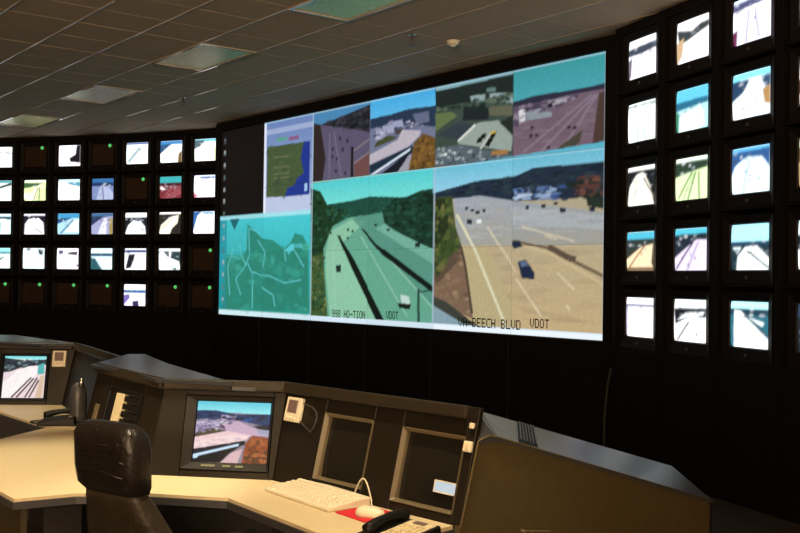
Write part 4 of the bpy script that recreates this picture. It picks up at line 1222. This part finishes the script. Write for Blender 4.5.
# ---------------------------------------------------------------- monitors set into the consoles
def console_monitor(name, label, mx, hole, kind, pic=None, frame=0.02, inner=None):
    a, b, c, d = hole
    t = thing(name, label, 'monitor', mx)
    e = 0.002
    if inner is None:
        inner = (a + frame, b - frame, c + frame, d - frame)
    ia, ib, ic, id_ = inner
    fm = M_PLASTIC if kind == 'lit' else M_TAUPE
    yf = -0.006
    part('bezel', MB().ring(a + e, b - e, c + e, d - e, ia, ib, ic, id_, yf, 0.008 if kind == 'lit' else 0.012, 0.04), fm, t, 0.0025)
    part('casing', MB().add([(a + .006, .03, c + .006), (b - .006, .03, c + .006), (b - .006, .03, d - .006), (a + .006, .03, d - .006), (a + .06, .24, c + .07), (b - .06, .24, c + .07), (b - .06, .24, d - .08), (a + .06, .24, d - .08)], [(3, 2, 1, 0), (4, 5, 6, 7), (0, 1, 5, 4), (1, 2, 6, 5), (2, 3, 7, 6), (3, 0, 4, 7)]), M_PLASTIC, t)
    if kind == 'lit':
        link('screen', screen_mesh('screen', pic, ia - .002, ib + .002, ic - .002, id_ + .002, 0.02, M_DESKPIC), t)
    else:
        g_ = screen_mesh('screen', np.zeros((9, 12, 3), np.float32), ia - .002, ib + .002, ic - .002, id_ + .002, 0.030, M_GLASS, 0.008)
        link('screen', g_, t)
    return t

P = Paint(110, 86, '8e8494', (82, 545), (72, 468), 2)
P.grad('5cc4d8', '8fe6ee', [(60, 60), (560, 60), (560, 150), (60, 140)])
P.poly('1e3a66', [(60, 136), (200, 132), (330, 155), (560, 146), (560, 215), (480, 220), (330, 190), (200, 180), (60, 200)])
P.poly('2a5ea0', [(370, 165), (430, 165), (430, 205), (370, 200)], .7)
P.poly('b4a8cc', [(240, 160), (330, 160), (330, 200), (240, 195)]).poly('a89cbc', [(70, 215), (180, 190), (250, 195), (280, 230), (180, 250), (70, 290)])
P.poly('5a3a4a', [(230, 205), (260, 205), (300, 250), (240, 245)])
P.poly('4a4432', [(60, 305), (110, 265), (180, 245), (275, 262), (230, 290), (60, 312)])
P.poly('c4a8c0', [(250, 210), (340, 195), (450, 240), (545, 255), (545, 285), (430, 290), (280, 265)])
P.poly('1c2430', [(440, 225), (545, 215), (545, 250), (470, 245)]).poly('9aa0b8', [(465, 250), (545, 250), (545, 280), (470, 275)])
P.poly('e8c8cc', [(40, 318), (280, 262), (430, 285), (400, 320), (330, 335), (40, 392)]).poly('f4dcd8', [(40, 345), (300, 285), (420, 292), (380, 320), (40, 385)], .7)
P.poly('141c2c', [(40, 392), (395, 318), (400, 345), (230, 400), (40, 470)]).poly('c8e0f4', [(40, 430), (360, 340), (360, 355), (120, 425), (110, 440), (40, 445)]).poly('10141c', [(110, 440), (380, 350), (300, 410), (250, 470), (60, 470)])
P.poly('d8b4b8', [(250, 470), (320, 400), (385, 372), (360, 470)])
P.poly('8a4426', [(385, 470), (400, 340), (440, 285), (545, 300), (545, 470)]).poly('5c3a28', [(400, 420), (470, 380), (545, 420), (545, 470), (390, 470)], .8).poly('a8623a', [(430, 300), (500, 300), (520, 350), (430, 350)], .6)
P.blobs(['d8d0e0', '8a80a4', '5a5470', '6c6484'], [(65, 215), (180, 185), (330, 195), (280, 240), (70, 290)], 60, 12, 7, 21, .8)
P.blobs(['6a3a22', '9a5230', '4a3426', 'b06a40'], [(395, 460), (405, 340), (445, 290), (540, 305), (540, 462)], 60, 14, 12, 22, .8)
P.blobs(['141c30', '28406a', '1c3050'], [(65, 145), (555, 155), (545, 210), (330, 188), (65, 195)], 50, 18, 8, 23, .8)
P.blobs(['f0dcdc', 'c8a8b4', 'd4bcc8'], [(60, 330), (400, 285), (380, 320), (60, 385)], 30, 20, 6, 24, .6)
P.grain(0.05, 3, 5).blur(2)
INN_AB = (0.188, 0.516, 0.064, 0.322)
mo = console_monitor('console_monitor', 'flush console monitor showing a highway curve under bright sky, beside the chair', mxA, HOLE_AB, 'lit', P.out(), inner=INN_AB)
# illegible overlay line under the picture: short yellow dashes
mb = MB()
for (x0, x1) in ((0.235, 0.305), (0.33, 0.375), (0.385, 0.43)):
    n = int((x1 - x0) / 0.009)
    for k in range(n):
        mb.box(x0 + k * 0.009, x0 + k * 0.009 + 0.0065, -0.0035, 0.002, 0.0445, 0.0535)
part('caption', mb, M_TEXTY, mo)

P = Paint(80, 76, 'e8d4d8', (0, 255), (293, 525), 2)
P.grad('6fd4d8', 'a8eef0', [(-5, 280), (260, 280), (260, 318), (-5, 308)])
P.poly('1c2e3c', [(-5, 304), (120, 318), (260, 312), (260, 340), (200, 345), (120, 352), (40, 380), (-5, 385)]).poly('7a94a0', [(20, 345), (60, 340), (60, 362), (25, 368)], .7).poly('1a2a34', [(90, 350), (170, 340), (120, 362)])
P.poly('4cb0b0', [(200, 345), (240, 330), (245, 390), (205, 395)])
P.poly('f6eef0', [(-5, 400), (150, 350), (205, 350), (200, 395), (60, 525), (-5, 525)]).poly('d4b8c8', [(-5, 400), (80, 372), (30, 420), (-5, 440)], .5)
for L_ in ([(60, 520), (170, 410)], [(90, 520), (185, 415)], [(140, 520), (205, 412)], [(165, 520), (215, 425)]):
    P.line('3a3038', L_, 9)
P.poly('c8a878', [(200, 525), (225, 400), (245, 400), (240, 525)], .7)
P.blobs(['0e1a24', '2c4450', '6a8890', '20343e'], [(0, 310), (200, 318), (200, 340), (100, 352), (0, 380)], 50, 11, 7, 25, .8)
P.grain(0.05, 3, 6).blur(2)
console_monitor('console_monitor', 'far flush console monitor showing a white road, at the edge of the photo', mxF, HOLE_FA, 'lit', P.out(), inner=(0.155, 0.425, 0.046, 0.322))

m1 = console_monitor('console_monitor', 'dark switched off monitor with taupe frame, behind the keyboard', mxB, MON1, 'off', frame=0.016)
m2 = console_monitor('console_monitor', 'dark monitor with taupe frame and pale blue label, behind the telephone', mxB, MON2, 'off', frame=0.016)
# pale blue label stuck on the second dark monitor
LB = hole_px((433, 480), (456.5, 485), (454.5, 495.5), (431, 490))
lb = MB().box(LB[0], LB[1], 0.0145, 0.0175, LB[2], LB[3])
part('blue_label', lb, M_PAPERB, m2, label='pale blue label on the glass')
part('label_border', MB().ring(LB[0] - .004, LB[1] + .004, LB[2] - .004, LB[3] + .004, LB[0], LB[1], LB[2], LB[3], 0.014, 0.014, 0.018), M_CREAM, m2)

# rack unit with black slots and a beige blank
a, b, c, d = HOLE_L
rk = thing('slotted_rack', 'black slotted rack with one cream blank, set in console behind the chair', 'rack', mxL)
part('frame', MB().ring(a + .002, b - .002, c + .002, d - .002, a + .016, b - .016, c + .012, d - .012, -0.010, -0.006, 0.03), M_PLASTIC, rk, 0.002)
part('backplate', MB().box(a + .016, b - .016, 0.02, 0.03, c + .012, d - .012), M_PLASTIC, rk)
part('blank_plate', MB().box(0.362, 0.455, -0.008, 0.019, c + .014, d - .014), M_BEIGE, rk, 0.002, label='cream blank plate')
part('slot_door', MB().box(0.264, 0.356, -0.002, 0.019, c + .014, d - .014), M_PLASTIC, rk, 0.002)
for k in range(4):
    zz = c + .016 + k * 0.036
    part('slot_cover', MB().box(0.462, 0.672, -0.004, 0.019, zz, zz + 0.028), M_PLASTIC, rk, 0.003)
st = MB().box(0.10, 0.155, -0.006, -0.001, 0.13, 0.215)
o = link('paper_strip', st.mesh('paper_strip', M_TAUPE, 0.001))
o.matrix_world = mxL
tag(o, 'narrow yellowed paper strip on the console beside the slotted rack', 'paper')

# small beige wall units
def beige_unit(label, mx, u0, u1, v0, v1, y=-0.002, cable=True):
    t = thing('intercom_unit', label, 'intercom', mx)
    w, h = u1 - u0, v1 - v0
    part('case', MB().box(u0, u1, y - 0.022, y, v0, v1), M_CREAM, t, 0.006, seg=2)
    part('display', MB().box(u0 + w * .17, u1 - w * .17, y - 0.0245, y - 0.02, v0 + h * .36, v1 - h * .12), M_MAUVE, t, 0.002)
    for k in range(3):
        part('button', MB().box(u0 + w * (.2 + .22 * k), u0 + w * (.34 + .22 * k), y - 0.025, y - 0.02, v0 + h * .12, v0 + h * .22), M_CREAM, t, 0.001)
    if cable:
        pts = []
        for k in range(15):
            s = k / 14
            pts.append((u1 - 0.01 + 0.11 * math.sin(s * 2.2) , y - 0.008, v1 - 0.02 - s * (h + 0.01) + 0.03 * math.sin(s * 3.1)))
        pts.append((u1 - 0.005, y - 0.008, v0 + 0.01))
        part('cord', MB().tube(pts, 0.0035, 6), M_GREYC, t, smooth=True)
    return t
beige_unit('small cream intercom with dark display on console between lit and dark monitors', mxB, 0.012, 0.108, 0.250, 0.352)
wl_ = face_matrix(FA0, M0)
beige_unit('small cream intercom with dark display beside the far lit monitor', mxF, lnF - 0.082, lnF + 0.006, 0.248, 0.355, -0.002, False)
def clip_unit(label, u, v, s):
    t = thing('wall_switch', label, 'switch', mxB)
    part('plate', MB().box(u - s, u + s, -0.014, -0.001, v - s, v + s), M_CREAM, t, 0.003)
    part('rocker', MB().box(u - s * .35, u + s * .35, -0.018, -0.013, v - s * .45, v + s * .45), M_BEIGE, t, 0.002)
clip_unit('small cream switch on the console end beside the labelled dark monitor', lnB - 0.02, 0.272, 0.019)
clip_unit('tiny cream clip at the upper end of the console lip', lnB - 0.018, 0.345, 0.010)

# ---------------------------------------------------------------- keyboard, mouse, pad, telephones
ka, kb_, kc, kd = dk(267, 491), dk(330, 512), dk(358, 503), dk(293, 480)
kx = (kb_ - ka).normalized()
ky = Vector((-kx.y, kx.x, 0))
KL, KW = 0.445, 0.19
kt = thing('keyboard', 'cream computer keyboard lying on the worktop before the dark monitor', 'keyboard', basis(ka + kx * 0.0 - ky * 0.012, kx, ky, Vector((0, 0, 1))))
part('case', MB().add([(0, 0, 0.001), (KL, 0, 0.001), (KL, KW, 0.001), (0, KW, 0.001), (0, 0, 0.014), (KL, 0, 0.014), (KL, KW, 0.034), (0, KW, 0.034)], [(3, 2, 1, 0), (4, 5, 6, 7), (0, 1, 5, 4), (1, 2, 6, 5), (2, 3, 7, 6), (3, 0, 4, 7)]), M_CREAM, kt, 0.003)
for r in range(6):
    y0 = 0.016 + r * 0.0235 + (0.008 if r == 5 else 0)
    x = 0.012
    row_n = 0
    while x < KL - 0.028:
        w = 0.018
        if r == 0 and 0.09 < x < 0.1:
            w = 0.11
        elif row_n == 0 and r in (1, 2, 3):
            w = 0.024 + 0.004 * (4 - r)
        gap = 0.011 if (0.272 < x < 0.288 or 0.345 < x < 0.36) else 0.0
        x += gap
        zc = 0.014 + 0.020 * (y0 + 0.009) / KW
        part('key', MB().add([(x, y0, zc - 0.002), (x + w, y0, zc - 0.002), (x + w, y0 + .019, zc), (x, y0 + .019, zc), (x + .002, y0 + .002, zc + .006), (x + w - .002, y0 + .002, zc + .006), (x + w - .002, y0 + .016, zc + .008), (x + .002, y0 + .016, zc + .008)], [(3, 2, 1, 0), (4, 5, 6, 7), (0, 1, 5, 4), (1, 2, 6, 5), (2, 3, 7, 6), (3, 0, 4, 7)]), M_KEY, kt)
        x += w + 0.0025
        row_n += 1
# cable loop at the back
lp = [(KL - 0.10, KW - 0.004, 0.02)]
for k in range(11):
    s = k / 10
    lp.append((KL - 0.11 + 0.11 * s, KW + 0.004 + 0.004 * math.sin(s * 3.1), 0.022 + 0.07 * math.sin(math.pi * s)))
lp.append((KL + 0.008, KW + 0.0, 0.006))
lp.append((KL + 0.05, KW - 0.03, 0.006))
part('cable', MB().tube(lp, 0.0032, 6), M_CREAM, kt, smooth=True)

pad = [Vector((-.222, 3.632, DZ)), Vector((-.112, 3.492, DZ)), Vector((.012, 3.612, DZ)), Vector((-.098, 3.738, DZ))]
po = link('mouse_pad', MB().prism([(v.x, v.y) for v in pad], DZ + 0.0005, DZ + 0.005).mesh('mouse_pad', M_RED, 0.001))
tag(po, 'red cloth mouse pad on the cream worktop beside the keyboard', 'mouse pad')
mc = at_z(370.5, 512.5, DZ + 0.02)
mc.z = DZ + 0.005
ms = thing('computer_mouse', 'cream computer mouse resting on the red mouse pad', 'mouse', rotz(mc, math.radians(-18)))
part('shell', MB().loft([(0, 0, 0, .052, .028), (0, 0, 0.008, .056, .031), (-0.003, 0, 0.022, .050, .027), (-0.008, 0, 0.032, .036, .02), (-0.012, 0, 0.037, .015, .01)], 24, 2.4), M_CREAM, ms, smooth=True)
part('button', MB().box(0.018, 0.046, -0.019, -0.002, 0.017, 0.024), M_KEY, ms, 0.003)
part('button', MB().box(0.018, 0.046, 0.002, 0.019, 0.017, 0.024), M_KEY, ms, 0.003)
part('cord', MB().tube([(0.054, 0, 0.008), (0.08, 0.012, 0.002), (0.10, 0.04, -0.002), (0.085, 0.075, -0.002)], 0.0028, 6), M_CREAM, ms, smooth=True)

def telephone(label, m, keymat, bodymat):
    """x along the handset, y across: handset on the +y side, keys on the -y side."""
    t = thing('desk_telephone', label, 'telephone', m)
    part('base', MB().add([(-.115, -.12, .001), (.115, -.12, .001), (.115, .09, .001), (-.115, .09, .001), (-.112, -.118, .028), (.112, -.118, .052), (.112, .088, .056), (-.112, .088, .032)], [(3, 2, 1, 0), (4, 5, 6, 7), (0, 1, 5, 4), (1, 2, 6, 5), (2, 3, 7, 6), (3, 0, 4, 7)]), bodymat, t, 0.006, seg=2)
    zs = lambda x: 0.042 + x * 0.107
    part('keypad_plate', MB().add([(-.10, -.108, zs(-.1) - .004), (.10, -.108, zs(.1) - .004), (.10, .01, zs(.1) - .004), (-.10, .01, zs(-.1) - .004), (-.10, -.108, zs(-.1) + .002), (.10, -.108, zs(.1) + .002), (.10, .01, zs(.1) + .003), (-.10, .01, zs(-.1) + .003)], [(3, 2, 1, 0), (4, 5, 6, 7), (0, 1, 5, 4), (1, 2, 6, 5), (2, 3, 7, 6), (3, 0, 4, 7)]), keymat, t, 0.001)
    part('display', MB().box(.066, .092, -.075, -.02, zs(.08), zs(.08) + .006), M_MAUVE, t, 0.001)
    for i in range(6):
        for j in range(4):
            x, y = -.09 + i * .025, -.100 + j * .026
            part('key', MB().box(x, x + .017, y, y + .018, zs(x) + .001, zs(x) + .009), keymat, t, 0.0015)
    hs = []
    for k in range(13):
        s = -1 + k / 6
        hs.append((s * 0.105, 0.046, 0.072 - 0.014 * s * s + s * 0.011))
    hd = part('handset', MB().tube(hs, [.016 + .006 * abs(-1 + k / 6) for k in range(13)], 12).loft([(-.09, .046, .034, .024, .022), (-.09, .046, .054, .025, .023), (-.088, .046, .066, .016, .016)], 16, 2.2).loft([(.09, .046, .052, .024, .022), (.09, .046, .072, .025, .023), (.088, .046, .084, .016, .016)], 16, 2.2), M_PLASTIC, t, smooth=True, label='black handset')
    cord = []
    for k in range(90):
        s = k / 89
        a_ = s * 2 * math.pi * 15
        cord.append((-.125 - .05 * math.sin(s * math.pi) + .006 * math.cos(a_), .05 - .12 * s, .012 + .006 * math.sin(a_)))
    part('coiled_cord', MB().tube([(-.10, .052, .05)] + cord + [(-.11, -.075, .012)], 0.0022, 5), M_PLASTIC, t, smooth=True)
    return t
pc = at_z(396, 527, DZ + 0.04)
ang = math.radians(48)
telephone('black desk telephone with cream keys on the worktop beside the red mouse pad', rotz(Vector((pc.x, pc.y - 0.01, DZ)), ang) @ Matrix.Scale(0.9, 4), M_BEIGE, M_PLASTIC)
fp = dk(65, 425)
telephone('all black desk telephone on the far worktop behind the chair', rotz(Vector((fp.x - 0.045, fp.y + 0.05, DZ)), math.radians(5)) @ Matrix.Scale(0.9, 4), M_PLASTIC, M_PLASTIC)
# black cord from the far telephone along the gap
cc = MB().tube([Vector((fp.x - 0.11, fp.y + 0.10, DZ + 0.006)), dk(50, 425) + Vector((0, 0, .004)), dk(42, 424.5) + Vector((0.01, .05, .004)), dk(39, 421) + Vector((0, 0, .004))], 0.004, 6)

# rounded dark speaker in front of the plain console section
sp_ = min((dk(78, 410 + k * 0.5) for k in range(60)), key=lambda v: abs((mxM.inverted() @ v).y + 0.068))
t = thing('desk_speaker', 'dark rounded upright speaker with highlight shaped as a bright tip, beside the far telephone', 'speaker', Matrix.Translation(Vector((sp_.x, sp_.y, DZ))) @ Matrix.Scale(0.92, 4))
part('base', MB().lathe([(0.06, 0.001), (0.062, 0.008), (0.05, 0.016)], 24), M_PLASTIC, t, smooth=False)
part('column', MB().lathe([(0.046, 0.014), (0.05, 0.05), (0.052, 0.15), (0.046, 0.22), (0.03, 0.25), (0.01, 0.262)], 28), M_EDGE, t, smooth=True)
part('tip', MB().loft([(0.025, -0.03, 0.235, .012, .014), (0.027, -0.032, 0.262, .017, .017), (0.03, -0.03, 0.285, .008, .009)], 14, 2.2), M_STEEL, t, smooth=True)  # steel lump modelled in place of the highlight on the top

# ---------------------------------------------------------------- chair
hc = at_y(114.5, 460, 3.50)
fwd = math.radians(54)              # the way it faces; local y is forward
cm_ = rotz(Vector((hc.x, hc.y, 0)) + Vector((math.cos(fwd), math.sin(fwd), 0)) * 0.26, fwd - math.pi / 2)
ch = thing('office_chair', 'high-backed black leather office chair drawn up to the cream worktop', 'chair', cm_)
def backy(z):
    return -0.26 - (z - 0.86) * 0.10 if z > 0.86 else -0.26 + (0.86 - z) * 0.42
secs = []
for (z, a_, b_) in ((0.828, .115, .030), (0.836, .140, .048), (0.86, .158, .058), (0.92, .162, .063), (0.99, .162, .063), (1.035, .158, .061), (1.060, .142, .050), (1.074, .118, .034), (1.080, .07, .014)):
    secs.append((0.003 * math.sin(z * 40), backy(z), z, a_, b_))
hr = part('headrest', MB().loft(secs, 32, 4.2), M_LEATHER, ch, smooth=True)
part('crease', MB().tube([(-.12, backy(.93) - .058, .985), (-.05, backy(.93) - .063, .965), (.05, backy(.93) - .063, .972), (.13, backy(.93) - .055, .95)], .006, 6).tube([(-.11, backy(.98) - .058, 1.02), (0, backy(.98) - .063, 1.005), (.11, backy(.98) - .058, 1.015)], .005, 6).tube([(-.12, backy(.9) - .056, .90), (.02, backy(.9) - .061, .915), (.12, backy(.9) - .056, .90)], .005, 6), M_LEATHER, hr, smooth=True)
part('seam', MB().tube([(.150, backy(z) - .028, z) for z in (.85, .9, .95, 1.0, 1.04, 1.06)], .004, 6), M_LEATHER, hr, smooth=True)
secs = []
for (z, a_, b_) in ((0.42, .17, .03), (0.45, .20, .05), (0.52, .215, .065), (0.62, .215, .07), (0.70, .190, .065), (0.77, .160, .060), (0.81, .146, .054), (0.838, .140, .042)):
    secs.append((0, backy(z) , z, a_, b_))
part('backrest', MB().loft(secs, 32, 3.6), M_LEATHER2, ch, smooth=True)
part('seat', MB().loft([(0, 0.06, 0.40, .21, .20), (0, 0.06, 0.415, .245, .235), (0, 0.06, 0.455, .255, .245), (0, 0.06, 0.485, .24, .23), (0, 0.06, 0.497, .19, .18)], 36, 4), M_LEATHER, ch, smooth=True)
for s in (-1, 1):
    part('armrest', MB().tube([(s * .27, -0.12, .47), (s * .285, -0.13, .58), (s * .285, -0.10, .645), (s * .285, 0.0, .655), (s * .285, 0.13, .65), (s * .285, .16, .60), (s * .27, .12, .47), (s * .2, .10, .43)], [.018, .018, .024, .028, .026, .02, .018, .016], 10), M_PLASTIC, ch, smooth=True)
part('gas_column', MB().lathe([(.05, .12), (.03, .14), (.026, .30), (.04, .38), (.12, .40)], 20, 0, 0.06), M_PLASTIC, ch)
for k in range(5):
    th = 2 * math.pi * k / 5 + 0.3
    c_, s_ = math.cos(th), math.sin(th)
    lg = part('leg', MB().tube([(0, 0.06, .12), (c_ * .15, .06 + s_ * .15, .105), (c_ * .29, .06 + s_ * .29, .075)], [.032, .025, .018], 8), M_PLASTIC, ch, smooth=True)
    part('caster', MB().tube([(c_ * .29 - s_ * .022, .06 + s_ * .29 + c_ * .022, .03), (c_ * .29 + s_ * .022, .06 + s_ * .29 - c_ * .022, .03)], .03, 12), M_PLASTIC, lg)
